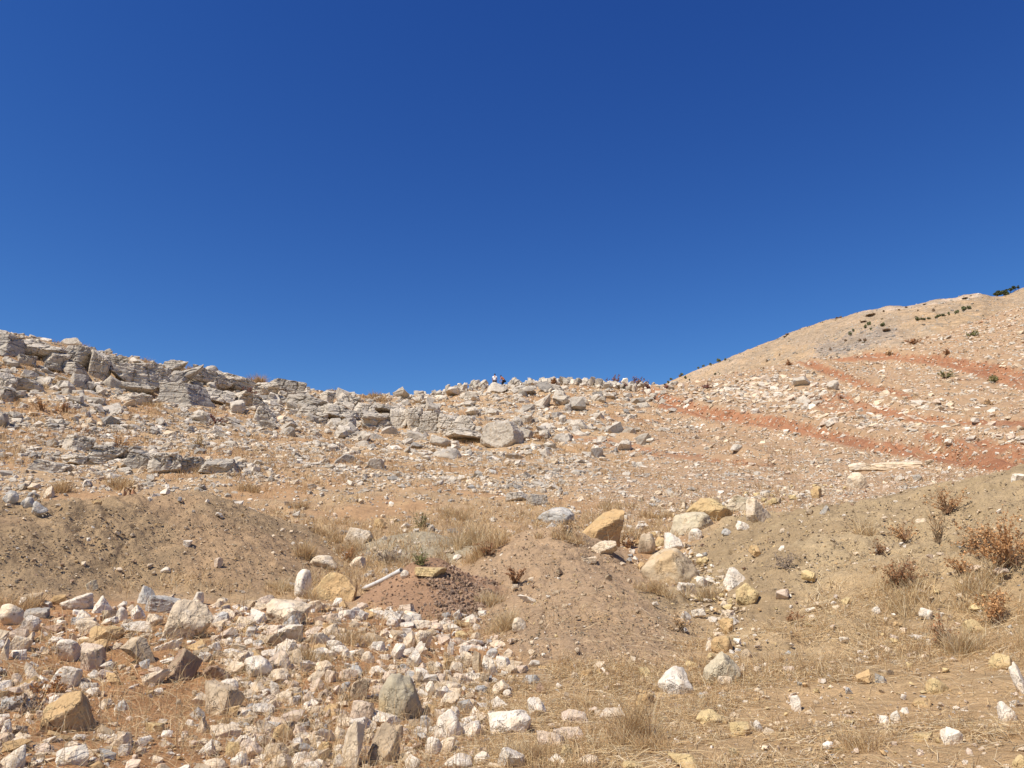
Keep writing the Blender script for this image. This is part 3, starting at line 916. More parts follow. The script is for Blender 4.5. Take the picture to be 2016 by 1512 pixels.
 (1348,980,1444,1024,'y','d','rough orange-yellow slab resting behind the olive-tan boulder','rough orange-yellow slab'),
 (1425,975,1492,1007,'e','s','smooth beige dome behind the orange-yellow slab',None),
 (1468,980,1517,1026,'c','w','beige slab tilted up with an orange side','tilted beige slab'),
 (1355,1040,1383,1064,'w','r','white cube-like rock under the olive-tan boulder',None),
 (1307,1048,1346,1087,'w','w','white and grey wedge in the gully between boulders','white and grey wedge'),
 (1255,1050,1291,1090,'t','r','dusty olive rock beside the hollowed yellow boulder',None),
 (1262,1078,1376,1150,'k','r','wide ribbed tan outcrop with an upright dark edge','wide ribbed tan outcrop'),
 (1423,1116,1470,1163,'w','b','tall white rock uphill of the bright orange-yellow one','tall white rock'),
 (1370,1133,1396,1158,'w','b','white block beside the ribbed outcrop',None),
 (1332,1146,1372,1169,'w','s','white bone-like stone under the ribbed outcrop',None),
 (1146,1095,1175,1109,'c','s','cream stone with a shaded belly, alone on the brown bank','lone cream stone'),
 (1448,1025,1476,1044,'w','b','white block with sharp edges on the rubble slope',None),
 (1473,1073,1497,1094,'o','b','tilted ochre stone on the rubble slope',None),
 (1420,1040,1440,1054,'g','r','small blue-grey stone on the rubble slope',None),
 (1168,1064,1216,1092,'c','d','cream rock peeping out below the big yellow boulder',None),
 (1288,1060,1310,1078,'y','b','yellow stone between olive rock and white wedge',None),
 (1440,1000,1470,1022,'c','b','pale stone between orange slab and tilted beige slab',None),
 (1388,1260,1408,1280,'c','r','cream stone tucked beside the round ochre rock',None),
 (1412,1330,1440,1350,'c','s','cream flat stone under the greenish-cream boulder',None),
 (612,1126,704,1184,'o','d','ochre boulder with a dark overhang and stalks in front','overhanging ochre boulder'),
 (579,1120,614,1174,'w','r','whitish rock leaning on the overhanging ochre boulder',None),
 (610,1093,666,1121,'c','r','cream hump uphill of the overhanging ochre boulder',None),
 (687,1095,722,1121,'c','b','pale pointed rock uphill of the white pipe',None),
 (675,1038,736,1072,'c','s','long cream slab lying slantwise in grass','long slanting cream slab'),
 (735,1020,759,1040,'o','s','small ochre flake uphill of the long slanting slab',None),
 (788,1122,807,1139,'w','r','round white stone at the upper end of the pipe',None),
 (816,1116,880,1136,'y','s','yellow slab on top of the brown clod heap','yellow slab on the clod heap'),
 (5,965,38,989,'g','r','grey rounded rock, first of three along the mound edge','grey mound-edge rocks'),
 (40,978,68,1000,'g','r','grey rounded rock, middle one of three along the mound edge',None),
 (62,986,96,1011,'g','r','grey rounded rock, lowest of three along the mound edge',None),
 (83,957,108,981,'c','b','cream block uphill of the three grey mound rocks',None),
 (360,1063,380,1077,'w','s','white stone alone on the olive mound','lone white mound stone'),
 (421,1097,439,1117,'p','b','pinkish stone with a shadow on the olive mound',None),
 (315,1116,336,1128,'w','r','whitish stone low on the olive mound',None),
 (180,983,201,996,'o','b','orange stone on the crest of the olive mound',None),
 (168,1141,194,1161,'e','s','long greenish stone lying on the mound foot',None),
 (1665,930,1709,963,'c','d','cream-yellow boulder perched on the bank rim','cream boulder on the bank rim'),
 (1668,905,1722,926,'c','f','flat cream bedrock slab beside a longer one',None),
 (1712,903,1817,924,'c','f','long flat cream bedrock sheet below the red track','long cream bedrock sheet'),
 (1990,932,2020,953,'w','b','white rock at the picture edge above the bank','white edge rock'),
 (1808,1196,1837,1219,'w','r','round white stone in the dry plants','round white stone'),
 (1716,1194,1734,1209,'w','r','small whitish stone at the edge of the bank',None),
 (1894,1218,1942,1252,'y','d','ochre boulder half hidden by reddish plants','half-hidden ochre boulder'),
 (1613,993,1634,1011,'g','w','blue-white shard on the bank','blue-white shard'),
 (1595,957,1618,981,'o','u','small upright orange stone at the bank foot',None),
 (1802,1020,1826,1036,'c','b','cream stone with a dark foot among the twigs',None),
 (1985,1302,2024,1364,'w','b','white rock cut by the picture edge in straw','big white edge rock'),
 (1945,1285,1993,1316,'y','r','yellow-cream rock uphill of the white edge rock',None),
 (1962,1380,2004,1422,'w','r','whitish dome in straw downhill of the white edge rock',None),
 (1850,1430,1896,1463,'w','b','pinkish-white rock near the bottom corner','pinkish-white rock'),
 (1730,1408,1751,1426,'w','r','small white lump beside a thin white flake in straw',None),
 (1752,1398,1776,1424,'w','w','thin white flake beside a small white lump in straw',None),
 (1555,1368,1578,1399,'w','u','white streaked stone standing in grass','white streaked stone'),
 (1795,1373,1836,1391,'o','s','flat orange-brown stone with a thin shadow','flat orange-brown stone'),
 (1820,1335,1868,1364,'y','r','dusty yellow rock sunk in straw',None),
 (1992,1485,2024,1516,'y','r','yellow rock in the bottom corner',None),
 (1722,1325,1746,1344,'g','s','grey flat stone in straw','grey flat straw stone'),
 (1797,1442,1836,1458,'y','s','flat yellow stone near the bottom edge',None),
 (1585,1195,1606,1204,'w','s','thin white chip on the bare bank',None),
 # on the far slope
 (945,828,1032,882,'L','d','big weathered grey-white boulder alone in the middle of the slope','big mid-slope boulder'),
 (800,848,840,868,'L','s','pale flat rock under the fluted ledge',None),
 (846,855,888,878,'L','r','pale hump under the fluted ledge',None),
 (850,880,908,906,'l','r','wide grey rock downhill of the fluted ledge','wide grey hump'),
 (722,902,758,924,'L','s','cream-white tilted flat rock on the slope','tilted white slope rock'),
 (1437,875,1462,889,'L','b','pale oblong block alone on the small-stone slope','lone oblong block'),
 (1625,748,1652,768,'L','b','white block on the slope above the red track','white slope block'),
 (1560,740,1596,760,'L','d','grey-white knob on the stony slope',None),
 (1565,775,1598,792,'L','d','lower grey-white knob on the stony slope',None),
 (958,752,1001,774,'L','b','broad crest rock hiding the legs of the two people','crest rock under the two people'),
 (658,893,700,912,'l','b','grey rock pair member uphill of bare stones',None),
 (700,858,735,878,'L','b','grey-white block at mid slope',None),
]
EXTRA = {'dark-sided tilted slab': dict(lean=0.5), 'tall pale leaning slab': dict(lean=0.22), 'tan leaning slab': dict(lean=0.3)}
for i, t in enumerate(R):
    kw = dict(EXTRA.get(t[7], {}))
    if (t[2] - t[0]) > 60: kw['level'] = 5
    hand_rock(i, *t[:8], **kw)

# ledges of weathered bedrock, one block at a time
LEDGE = [
 (-40,652,40,700,'dark fissured bedrock block at the top picture edge'), (28,664,122,708,'long sloping bedrock block beside the dark edge block'),
 (90,690,135,724,'shaded bedrock block under the long sloping one'), (128,679,180,722,'square bedrock block just before the dark cleft'),
 (126,712,170,742,'overhanging block under the square one beside the cleft'), (178,688,216,745,'tall bedrock block just past the dark cleft'),
 (210,700,248,736,'cracked block behind the tall cleft block'), (228,714,325,764,'broad layered bedrock block with a shadowed foot'),
 (325,708,366,728,'dark capstone on the crest of the ledge'), (318,722,392,765,'bedrock block under the dark capstone'),
 (383,717,450,764,'domed bedrock block on the crest, cracked on its face'), (440,733,505,770,'crest block next to the domed one'),
 (320,752,410,798,'long overhanging bedrock slab below the crest'), (400,762,460,795,'pale sloping slab next to the long overhanging one'),
 (456,768,512,802,'pale bedrock slab with a shaded hollow'), (242,752,302,774,'row of jointed blocks under the broad layered block'),
 (232,771,294,797,'striped bedrock block standing in dry grass'), (38,697,70,720,'small square block under the long sloping block'),
 (88,709,120,730,'small dark block under the long sloping block'), (-10,732,30,772,'dark rounded ledge block at the picture edge, lower step'),
 (24,742,82,770,'dark shaded block in the lower step'), (-8,760,28,787,'lowest grey block at the picture edge'),
 (128,855,182,886,'grey layered block, first of the lower ledge'), (178,875,250,904,'dark undercut block of the lower ledge'),
 (244,884,300,920,'grey block in the middle of the lower ledge'), (296,890,352,929,'tall jointed block of the lower ledge'),
 (348,899,402,927,'grey block after the joint in the lower ledge'), (398,903,462,930,'last crumbling block of the lower ledge'),
 (60,903,136,927,'flat cream slab with a shaded edge on the dry slope'), (128,896,200,912,'thin flat slab beside the lower ledge'),
 (536,744,597,778,'crest block with a dark hollow beneath'), (500,752,545,780,'crest block before the hollowed one'),
 (632,768,658,792,'dark-ended block below the crest'), (560,775,640,800,'jumbled block below the hollowed crest block'),
 (632,793,698,826,'large smooth sloping slab of the central ledge'), (502,798,540,832,'sloping slab behind the fallen blocks'),
 (498,774,530,806,'pale block leaning at the end of the upper ledge'), (590,800,634,826,'grey block beside the smooth sloping slab'),
 (698,792,734,820,'round-topped block of the central ledge'), (718,807,776,842,'pale sloping block with dark rounded ends'),
 (770,803,800,840,'dark jointed block of the central ledge'), (794,802,830,846,'overhanging block of the central ledge'),
 (826,812,864,851,'pale square block of the central ledge'), (860,814,901,850,'fluted grey block with a sharp joint'),
 (896,817,934,850,'last fluted block of the central ledge'), (735,795,790,812,'low block on top of the central ledge'),
 (660,776,705,800,'small crest block above the smooth sloping slab'), (880,842,950,862,'low broken slab after the fluted blocks'),
 (1040,972,1075,992,'low dark bedrock knob on the flat'), (1000,968,1040,984,'grey broken bedrock at the foot of the slope'),
]
for i, (x0, y0, x1, y1, lb) in enumerate(LEDGE):
    wd = x1 - x0; x0, x1 = x0 - 0.13 * wd, x1 + 0.13 * wd; y1 += 3
    hand_rock(400 + i, x0, y0, x1, y1, 'l' if (i * 7) % 3 == 0 else 'L', 'l', lb, None, 'ledge_block', 'bedrock ledge', M_LEDGE, level=5, lean=0.10, strata=(0.0, 0.6, 0.9, 1.3)[(i * 37) % 4], depth=1.0, group='blocks of the bedrock ledges')
LAND += [(250, 735, 'broad layered ledge block'), (860, 830, 'fluted ledge'), (300, 905, 'lower ledge'), (660, 810, 'smooth sloping ledge slab'), (975, 750, 'pair of people'), (752, 1145, 'white pipe')]

# ------------------------------------------------------------------ loose stones
HAND_A = np.array(HAND)
def scatter(n, seed, dens, xlim=(-420, 2440), rlim=(3.6, 150)):
    """sample ground points roughly evenly over what the eye sees, weighted by dens(Z)"""
    rg = np.random.default_rng(seed)
    t0, t1 = math.atan((xlim[0] - 1008) / FPX), math.atan((xlim[1] - 1008) / FPX)
    keep = []
    tot = 0
    while tot < n:
        m = 160000
        th = rg.uniform(t0, t1, m); lr = rg.uniform(math.log(rlim[0]), math.log(rlim[1]), m)
        r = np.exp(lr)
        ok = r < crest_r(th) + 5
        th, r = th[ok], r[ok]
        x, y = r * np.sin(th), r * np.cos(th)
        z = H(x, y)
        r2 = r * 1.02
        z2 = H(r2 * np.sin(th), r2 * np.cos(th))
        dE = ((z2 - CAMZ) / r2 - (z - CAMZ) / r) / 0.02
        w = np.clip(dE, 0.035, 0.8)
        Z = zones(x, y, z)
        D = dens(Z)
        p = w * D
        pm = 0.8
        s = rg.uniform(0, pm, len(p)) < p
        if s.sum() == 0: continue
        keep.append(np.stack([x[s], y[s], z[s], r[s]] + [Z[k][s] for k in ('px', 'py', 'east', 'red', 'nz', 'nf')], 1))
        tot += s.sum()
    return np.concatenate(keep)[:n]

def normal_at(x, y, e=0.25):
    dx = (H(x + e, y) - H(x - e, y)) / (2 * e); dy = (H(x, y + e) - H(x, y - e)) / (2 * e)
    N = np.stack([-dx, -dy, np.ones_like(dx)], 1)
    return N / np.linalg.norm(N, axis=1)[:, None]

def powerlaw(rg, n, a, b, k):
    u = rg.uniform(0, 1, n); e = 1 - k
    return (a ** e + u * (b ** e - a ** e)) ** (1 / e)

STONES = []    # dicts of arrays
def add_stones(pts, spx, cols, probs, seed, flat=(0.45, 0.85), sink=0.2, mx=0.0):
    rg = np.random.default_rng(seed)
    n = len(pts)
    size = spx * pts[:, 3] / FPX
    if mx: size = np.minimum(size, mx)
    c = rg.choice(len(cols), n, p=np.array(probs) / sum(probs))
    col = np.array([PAL[k] for k in cols])[c] * rg.uniform(0.84, 1.12, n)[:, None]
    STONES.append(dict(p=pts[:, :4], s=size, spx=size * FPX / pts[:, 3], col=col, code=np.array(list(cols))[c],
                       fl=rg.uniform(flat[0], flat[1], n), asp=rg.uniform(0.6, 1.0, n), sink=np.full(n, sink), px=pts[:, 4], py=pts[:, 5]))

nomound = lambda Z: (1 - Z['olive']) * (1 - Z['brown']) * (1 - Z['clod']) * (1 - Z['bank'])
rgs = np.random.default_rng(3)
# rubble bank in front
d1 = lambda Z: (0.7 + 0.8 * smooth(380, 560, Z['px'])) * Z['fgleft'] * nomound(Z) * (0.55 + 0.9 * smooth(-0.3, 0.4, Z['nf'])) * (1 - 0.8 * np.exp(-(((Z['px'] - 300) / 95) ** 2 + ((Z['py'] - 1390) / 55) ** 2)))
P = scatter(13000, 21, d1, rlim=(3.6, 14)); add_stones(P, powerlaw(rgs, len(P), 3.5, 14, 2.4), 'wcpotgr', [3, 4, 3, 2.2, 2.5, .6, 1.2], 31)
P = scatter(3300, 22, d1, rlim=(3.6, 14)); add_stones(P, powerlaw(rgs, len(P), 12, 44, 2.3), 'wcpotgn', [5, 4, 3, 1, 1.6, .7, .3], 32, sink=0.22)
P = scatter(520, 122, lambda Z: Z['fgleft'] * nomound(Z) * smooth(0.0, 0.6, Z['nf'] + 0.4 - 1.2 * np.exp(-(((Z['px'] - 300) / 95) ** 2 + ((Z['py'] - 1400) / 60) ** 2))), rlim=(3.6, 14)); add_stones(P, powerlaw(rgs, len(P), 17, 42, 2.0), 'wcp', [5, 4, 3], 132, sink=0.2)
# right foreground
d2 = lambda Z: (Z['fgright'] * (1 - Z['brown']) * (1 - 0.45 * Z['bank']) + 0.8 * nomound(Z) * smooth(960, 1100, Z['px']) * (1 - smooth(21, 24, Z['r']))) * (0.4 + smooth(-0.3, 0.5, Z['nf']))
P = scatter(14000, 23, d2, rlim=(3.6, 26)); add_stones(P, powerlaw(rgs, len(P), 2.6, 15, 2.7), 'wcpotgy', [2, 4, 2, 1.5, 4, .5, 1.5], 33, sink=0.12)
P = scatter(240, 24, d2, rlim=(3.6, 26)); add_stones(P, powerlaw(rgs, len(P), 12, 34, 2.6), 'wcpotgy', [3, 4, 2, 1.2, 2, .5, 2], 34, sink=0.12)
# heaps: sparse crumbs of the same earth and pale chips
d3 = lambda Z: np.maximum(np.maximum(Z['olive'], Z['bank'] * (1 - Z['fgright'])), Z['brown'])
P = scatter(3600, 25, d3, rlim=(6, 28)); add_stones(P, powerlaw(rgs, len(P), 2.2, 8, 3.0), 'cwtony', [2, 1.2, 5, 1, 2, 1], 35, sink=0.1)
P = scatter(120, 26, d3, rlim=(6, 28)); add_stones(P, powerlaw(rgs, len(P), 7, 16, 2.8), 'cwtg', [3, 2, 3, .6], 36, sink=0.05)
d4 = lambda Z: Z['clod'] * smooth(835, 880, Z['px'] + 30 * Z['nf'])
P = scatter(2400, 27, d4, xlim=(720, 980), rlim=(11, 16.5)); add_stones(P, powerlaw(rgs, len(P), 2.4, 10, 2.7), 'n', [1], 37, (0.6, 0.9), sink=0.05)
P = scatter(500, 127, lambda Z: Z['clod'], xlim=(720, 980), rlim=(11, 16.5)); add_stones(P, powerlaw(rgs, len(P), 2.5, 6, 2.8), 'n', [1], 137, (0.6, 0.9), sink=0.05)
P = scatter(9000, 225, d3, rlim=(6, 28)); add_stones(P, powerlaw(rgs, len(P), 1.8, 5.5, 2.8), 'qQt', [3, 2, 2], 235, sink=0.1)
gully = lambda Z: 1 - smooth(0.6, 1.3, poly_dist(Z['px'] + 14 * Z['nf'], Z['py'], [(1120, 1040, 12), (1270, 1060, 22), (1350, 1110, 36), (1400, 1170, 34), (1430, 1240, 26), (1440, 1330, 26)]))
P = scatter(520, 226, lambda Z: gully(Z), xlim=(1050, 1550), rlim=(7, 22)); add_stones(P, powerlaw(rgs, len(P), 5, 26, 2.3), 'wcyotg', [4, 4, 3, 2, 2, .6], 236, sink=0.12)
line2 = lambda Z: 1 - smooth(0.6, 1.3, poly_dist(Z['px'] + 14 * Z['nf'], Z['py'], [(1300, 1010, 14), (1460, 1000, 22), (1560, 975, 12), (1660, 955, 8), (1760, 945, 5)]))
P = scatter(300, 227, lambda Z: line2(Z), xlim=(1250, 1850), rlim=(14, 30)); add_stones(P, powerlaw(rgs, len(P), 4, 19, 2.3), 'wcyLt', [3, 4, 3, 2, 2], 237, sink=0.12)
# flat strip behind the heaps
d5 = lambda Z: nomound(Z) * smooth(13, 16, Z['r']) * (1 - smooth(27, 33, Z['r'])) * (0.35 + smooth(-0.2, 0.5, Z['nf']))
P = scatter(5200, 28, d5, rlim=(12, 34)); add_stones(P, powerlaw(rgs, len(P), 2.5, 12, 2.7), 'wclLtp', [3, 4, 2, 2, 3, 2], 38)
P = scatter(260, 29, d5, rlim=(12, 34)); add_stones(P, powerlaw(rgs, len(P), 9, 26, 2.6), 'wclLsg', [3, 2, 3, 3, 1, 1], 39)
# big slope of grey-white stones
west = lambda Z: (1 - Z['east']) * smooth(24, 33, Z['r'])
clus = lambda Z: np.clip(0.4 + 1.4 * smooth(-0.35, 0.35, Z['nz']) * smooth(-0.6, 0.2, Z['nf']), 0, 1.5)
d6 = lambda Z: west(Z) * clus(Z)
P = scatter(38000, 41, d6, rlim=(22, 150)); add_stones(P, powerlaw(rgs, len(P), 2.8, 10, 2.4), 'wcLlsp', [3, 2.6, 5, 3, 1.0, 1.4], 51, flat=(0.28, 0.7))
P = scatter(4200, 42, d6, rlim=(22, 150)); add_stones(P, powerlaw(rgs, len(P), 9, 24, 2.8), 'LlswcL', [5, 3, .7, 1.6, 1.4, 2], 52, flat=(0.3, 0.7), mx=0.95)
P = scatter(420, 43, lambda Z: d6(Z) * smooth(38, 55, Z['r']), rlim=(36, 150)); add_stones(P, powerlaw(rgs, len(P), 18, 42, 2.4), 'Lls', [4, 4, .7], 53, mx=1.6)
# fallen blocks packed along the ledges
lg = lambda Z: (1 - smooth(0.5, 1.2, poly_dist(Z['px'] + 20 * Z['nf'], Z['py'], [(-300, 600, 26), (0, 688, 26), (120, 700, 22), (250, 742, 24), (400, 768, 22), (520, 792, 20), (640, 808, 20), (760, 822, 20), (930, 838, 14)])))
P = scatter(520, 143, lg, xlim=(-300, 960), rlim=(36, 90)); add_stones(P, powerlaw(rgs, len(P), 10, 27, 2.0), 'LlLw', [4, 4, 3, 1], 153, flat=(0.4, 0.85), sink=0.12)
lg2 = lambda Z: (1 - smooth(0.5, 1.2, poly_dist(Z['px'] + 20 * Z['nf'], Z['py'], [(110, 872, 12), (250, 895, 15), (360, 918, 13), (470, 930, 10)])))
P = scatter(160, 145, lg2, xlim=(60, 520), rlim=(24, 70)); add_stones(P, powerlaw(rgs, len(P), 9, 26, 2.0), 'lsL', [4, 2, 3], 155, flat=(0.35, 0.7), sink=0.12)
# rocky crest of the middle
d7 = lambda Z: smooth(0.93, 0.985, Z['r'] / crest_r(np.arctan((Z['px'] - 1008) / FPX / cp))) * smooth(840, 900, Z['px']) * (1 - smooth(1265, 1290, Z['px']))
P = scatter(900, 44, d7, xlim=(820, 1300), rlim=(74, 100)); add_stones(P, powerlaw(rgs, len(P), 5, 19, 2.0), 'LwlL', [4, 2, 4, 3], 54, (0.6, 1.3), sink=0.0)
d7b = lambda Z: smooth(0.95, 0.99, Z['r'] / crest_r(np.arctan((Z['px'] - 1008) / FPX / cp))) * (1 - smooth(880, 920, Z['px']))
P = scatter(420, 144, d7b, xlim=(-420, 930), rlim=(50, 95)); add_stones(P, powerlaw(rgs, len(P), 5, 13, 2.2), 'Ll', [3, 4], 154, (0.4, 0.7), sink=0.1)
# small-stone slope of the east
east = lambda Z: Z['east'] * (1 - 0.85 * np.clip(Z['red'] * (0.6 + 0.8 * smooth(-0.4, 0.3, Z['nf'])), 0, 1))
d8 = lambda Z: east(Z) * (0.5 + 0.9 * smooth(-0.4, 0.4, Z['nf']))
P = scatter(54000, 45, d8, xlim=(900, 2440), rlim=(20, 150)); add_stones(P, powerlaw(rgs, len(P), 2.2, 7, 2.9), 'wcprLlt', [2, 3, 3, 1.0, 4, 3, 3], 55, flat=(0.28, 0.65))
P = scatter(2600, 46, d8, xlim=(900, 2440), rlim=(20, 150)); add_stones(P, powerlaw(rgs, len(P), 6, 15, 3.2), 'wcLplt', [2, 3, 3, 2, 2, 2], 56, flat=(0.28, 0.65))
d9 = lambda Z: east(Z) * (np.exp(-(((Z['px'] - 1500) / 130) ** 2 + ((Z['py'] - 775) / 28) ** 2)) + 0.8 * np.exp(-(((Z['px'] - 1720) / 120) ** 2 + ((Z['py'] - 812) / 28) ** 2)) + 0.5 * np.exp(-(((Z['px'] - 1900) / 120) ** 2 + ((Z['py'] - 850) / 25) ** 2)))
P = scatter(900, 47, d9, xlim=(1100, 2440), rlim=(30, 150)); add_stones(P, powerlaw(rgs, len(P), 7, 22, 2.7), 'wcLlp', [2, 4, 4, .6, 3], 57, flat=(0.3, 0.7), mx=1.5)
P = scatter(2200, 48, lambda Z: Z['red'], xlim=(1100, 2440), rlim=(22, 150)); add_stones(P, powerlaw(rgs, len(P), 2.2, 8, 3.0), 'rprc', [6, 1, 3, 1], 58)

S = {k: np.concatenate([d[k] for d in STONES]) for k in STONES[0]}
# no loose stone inside a stone already placed
keep = np.ones(len(S['s']), bool)
for hx_, hy_, hz_, hr_ in HAND:
    dd = np.hypot(S['p'][:, 0] - hx_, S['p'][:, 1] - hy_)
    keep &= ~((dd < hr_ * 1.0 + S['s'] * 0.25) & (S['s'] > 0.05))
    keep &= dd > hr_ * 0.7
# keep the view of the most telling stones free of big loose ones
for (x0, y0, x1, y1, *_r) in R:
    ins = (S['px'] > x0 + 3) & (S['px'] < x1 - 3) & (S['py'] > y0 + 0.45 * (y1 - y0)) & (S['py'] < y1 + 0.25 * S['spx'] + 4) & (S['spx'] > 9)
    keep &= ~ins
keep &= ~((S['px'] > 963) & (S['px'] < 986) & (S['py'] < 766) & (S['spx'] > 3.5))
keep &= ~((S['px'] > 985) & (S['px'] < 1003) & (S['py'] < 762) & (S['spx'] > 9))
S = {k: v[keep] for k, v in S.items()}

NAMES = {'w': 'white', 'c': 'cream', 'p': 'pinkish', 'o': 'ochre', 'y': 'yellowish', 'g': 'blue-grey', 't': 'tan', 'n': 'brown', 'e': 'greenish', 'l': 'grey', 'L': 'pale grey', 'r': 'reddish', 's': 'dark grey'}
show = (S['px'] > 0) & (S['px'] < 2016) & (S['py'] < 1505) & ~np.isin(S['code'], ['n', 'q', 'Q'])
NIND = 300 - len(R)
order = np.argsort(-S['spx'] * show)
rgi = np.random.default_rng(99)
ind = []
for j in order:
    if len(ind) >= NIND: break
    # overlapping bigger neighbours stay in the mass of stones
    if any(math.hypot(S['px'][j] - S['px'][q], S['py'][j] - S['py'][q]) < 0.45 * (S['spx'][j]) for q in ind): continue
    ind.append(int(j))
isind = np.zeros(len(S['s']), bool); isind[ind] = True
NSTONE = normal_at(S['p'][:, 0], S['p'][:, 1])

def frames(N, yaw, tiltx, tilty):
    """rotation matrices: z axis along the slope normal (relaxed), then yaw"""
    n = N * 0.75 + np.array([0, 0, 0.25]); n /= np.linalg.norm(n, axis=1)[:, None]
    n = n + np.stack([tiltx, tilty, np.zeros_like(tiltx)], 1); n /= np.linalg.norm(n, axis=1)[:, None]
    a = np.stack([np.cos(yaw), np.sin(yaw), np.zeros_like(yaw)], 1)
    a = a - (a * n).sum(1)[:, None] * n; a /= np.linalg.norm(a, axis=1)[:, None]
    b = np.cross(n, a)
    return np.stack([a, b, n], 2)

pend = []
for j in ind:
    sz = S['s'][j]; code = S['code'][j]
    style = 'bsdwrb'[rgi.integers(0, 6)] if S['p'][j, 3] < 30 else 'bdlb'[rgi.integers(0, 4)]
    Q, F = rock_shape(20000 + j, 4, style, 0.8 if style == 'l' else 0)
    col = rock_colour(Q, code, rgi, 0.4)
    far_ = S['p'][j, 3] > 24
    Q = Q * np.array([sz / 2, sz / 2 * S['asp'][j], sz / 2 * max(S['fl'][j], 0.55)])
    Rm = frames(NSTONE[j:j + 1], rgi.uniform(0, 6.28, 1), rgi.normal(0, 0.15, 1), rgi.normal(0, 0.15, 1))[0]
    Q = Q @ Rm.T
    p = S['p'][j, :3] + NSTONE[j] * sz * (0.5 * S['fl'][j] - S['sink'][j])
    o = mesh_obj('rock', Q, F, M_ROCK, col, smoothf=False, loc=tuple(p))
    pend.append((o, S['px'][j], S['py'][j], S['spx'][j], code, far_))
# label them by what they look like and the named rock they lie by
keys = {}
for o, px, py, spx, code, far_ in pend:
    L = min(LAND, key=lambda l: (l[0] - px) ** 2 + (2.2 * (l[1] - py)) ** 2)
    dx, dy = px - L[0], py - L[1]
    rel = 'uphill of' if dy < -0.45 * abs(dx) else ('downhill of' if dy > 0.45 * abs(dx) else ('sunward of' if dx < 0 else 'beyond'))
    sz = 'small' if spx < 19 else ('sizeable' if spx > 28 else 'mid-sized')
    keys.setdefault((sz, NAMES[code], rel, L[2]), []).append((math.hypot(dx, 2.2 * dy), o))
ORD = ['', 'second', 'third', 'fourth', 'fifth', 'sixth', 'seventh', 'eighth', 'ninth', 'tenth']
for (sz, cn, rel, ref), lst in keys.items():
    lst.sort(key=lambda t: t[0])
    for q, (d_, o) in enumerate(lst):
        pre = f'{sz} {cn} rock {rel} the {ref}'
        if len(lst) > 1: pre += ', ' + ('first' if q == 0 else (ORD[q] if q < 10 else f'number {q + 1}'))
        props(o, pre, 'rock', 'larger loose rocks on the slope')

def hull_shape(seed, level):
    rg = np.random.default_rng(seed)
    n = {1: 10, 2: 14, 3: 15}[level]
    P_ = rg.normal(size=(n, 3)); P_ /= np.abs(P_).max(1)[:, None] ** rg.uniform(0.55, 0.95) * np.linalg.norm(P_, axis=1)[:, None] ** 0.2
    P_ *= rg.uniform(0.75, 1.05, n)[:, None]
    bm = bmesh.new()
    for p in P_: bm.verts.new(tuple(p))
    r_ = bmesh.ops.convex_hull(bm, input=bm.verts[:])
    loose = [v for v in bm.verts if not v.link_faces]
    bmesh.ops.delete(bm, geom=loose, context='VERTS')
    if level == 3:
        bmesh.ops.subdivide_edges(bm, edges=bm.edges[:], cuts=2, use_grid_fill=True)
        bmesh.ops.triangulate(bm, faces=bm.faces[:])
        bm.normal_update()
        for v in bm.verts:
            c_ = v.co * 2.3
            k_ = float(perlin(np.array([c_.x + seed * 0.7]), np.array([c_.y]), np.array([c_.z]))[0])
            v.co += v.normal * 0.10 * k_ - v.co * 0.04 * rg.uniform(0, 1)
    bm.verts.index_update()
    V = np.array([v.co[:] for v in bm.verts]); F = np.array([[v.index for v in f.verts] for f in bm.faces])
    bm.free()
    lo, hi = V.min(0), V.max(0)
    return (V - (lo + hi) / 2) / ((hi - lo) / 2), F

def stone_mass(sel, level, nvar, seed):
    rg = np.random.default_rng(seed)
    idx = np.where(sel)[0]
    if not len(idx): return None
    var = rg.integers(0, nvar, len(idx))
    Rm = frames(NSTONE[idx], rg.uniform(0, 6.28, len(idx)), rg.normal(0, 0.22, len(idx)), rg.normal(0, 0.22, len(idx)))
    sc3 = np.stack([S['s'][idx] / 2, S['s'][idx] / 2 * S['asp'][idx], S['s'][idx] / 2 * S['fl'][idx]], 1)
    ctr = S['p'][idx, :3] + NSTONE[idx] * (S['s'][idx] * (0.5 * S['fl'][idx] - S['sink'][idx]))[:, None]
    Vs, Fs, Cs, off = [], [], [], 0
    styles = 'bsdbw'
    for v in range(nvar):
        m = var == v
        if not m.any(): continue
        Q, F = hull_shape(seed * 100 + v, level)
        W = np.einsum('nij,nvj->nvi', Rm[m], Q[None] * sc3[m][:, None, :]) + ctr[m][:, None, :]
        nv = len(Q)
        Vs.append(W.reshape(-1, 3))
        Fs.append((F[None] + (np.arange(m.sum()) * nv)[:, None, None] + off).reshape(-1, 3))
        Cs.append(np.repeat(S['col'][idx][m], nv, axis=0))
        off += m.sum() * nv
    return np.concatenate(Vs), np.concatenate(Fs), np.concatenate(Cs), off
parts = []
for sel, lv, nv, sd in ((~isind & (S['spx'] < 7), 1, 30, 61), (~isind & (S['spx'] >= 7) & (S['spx'] < 14), 2, 30, 62), (~isind & (S['spx'] >= 14), 3, 40, 63)):
    m = stone_mass(sel, lv, nv, sd)
    if m: parts.append(m)
off = 0; VV, FF, CC = [], [], []
for v, f, c, n_ in parts:
    VV.append(v); FF.append(f + off); CC.append(c); off += len(v)
o = mesh_obj('loose_stones', np.concatenate(VV), np.concatenate(FF), M_ROCK, np.concatenate(CC), smoothf=False)
props(o, 'countless pale broken limestone pieces strewn over the whole slope', 'stones', kind='stuff')

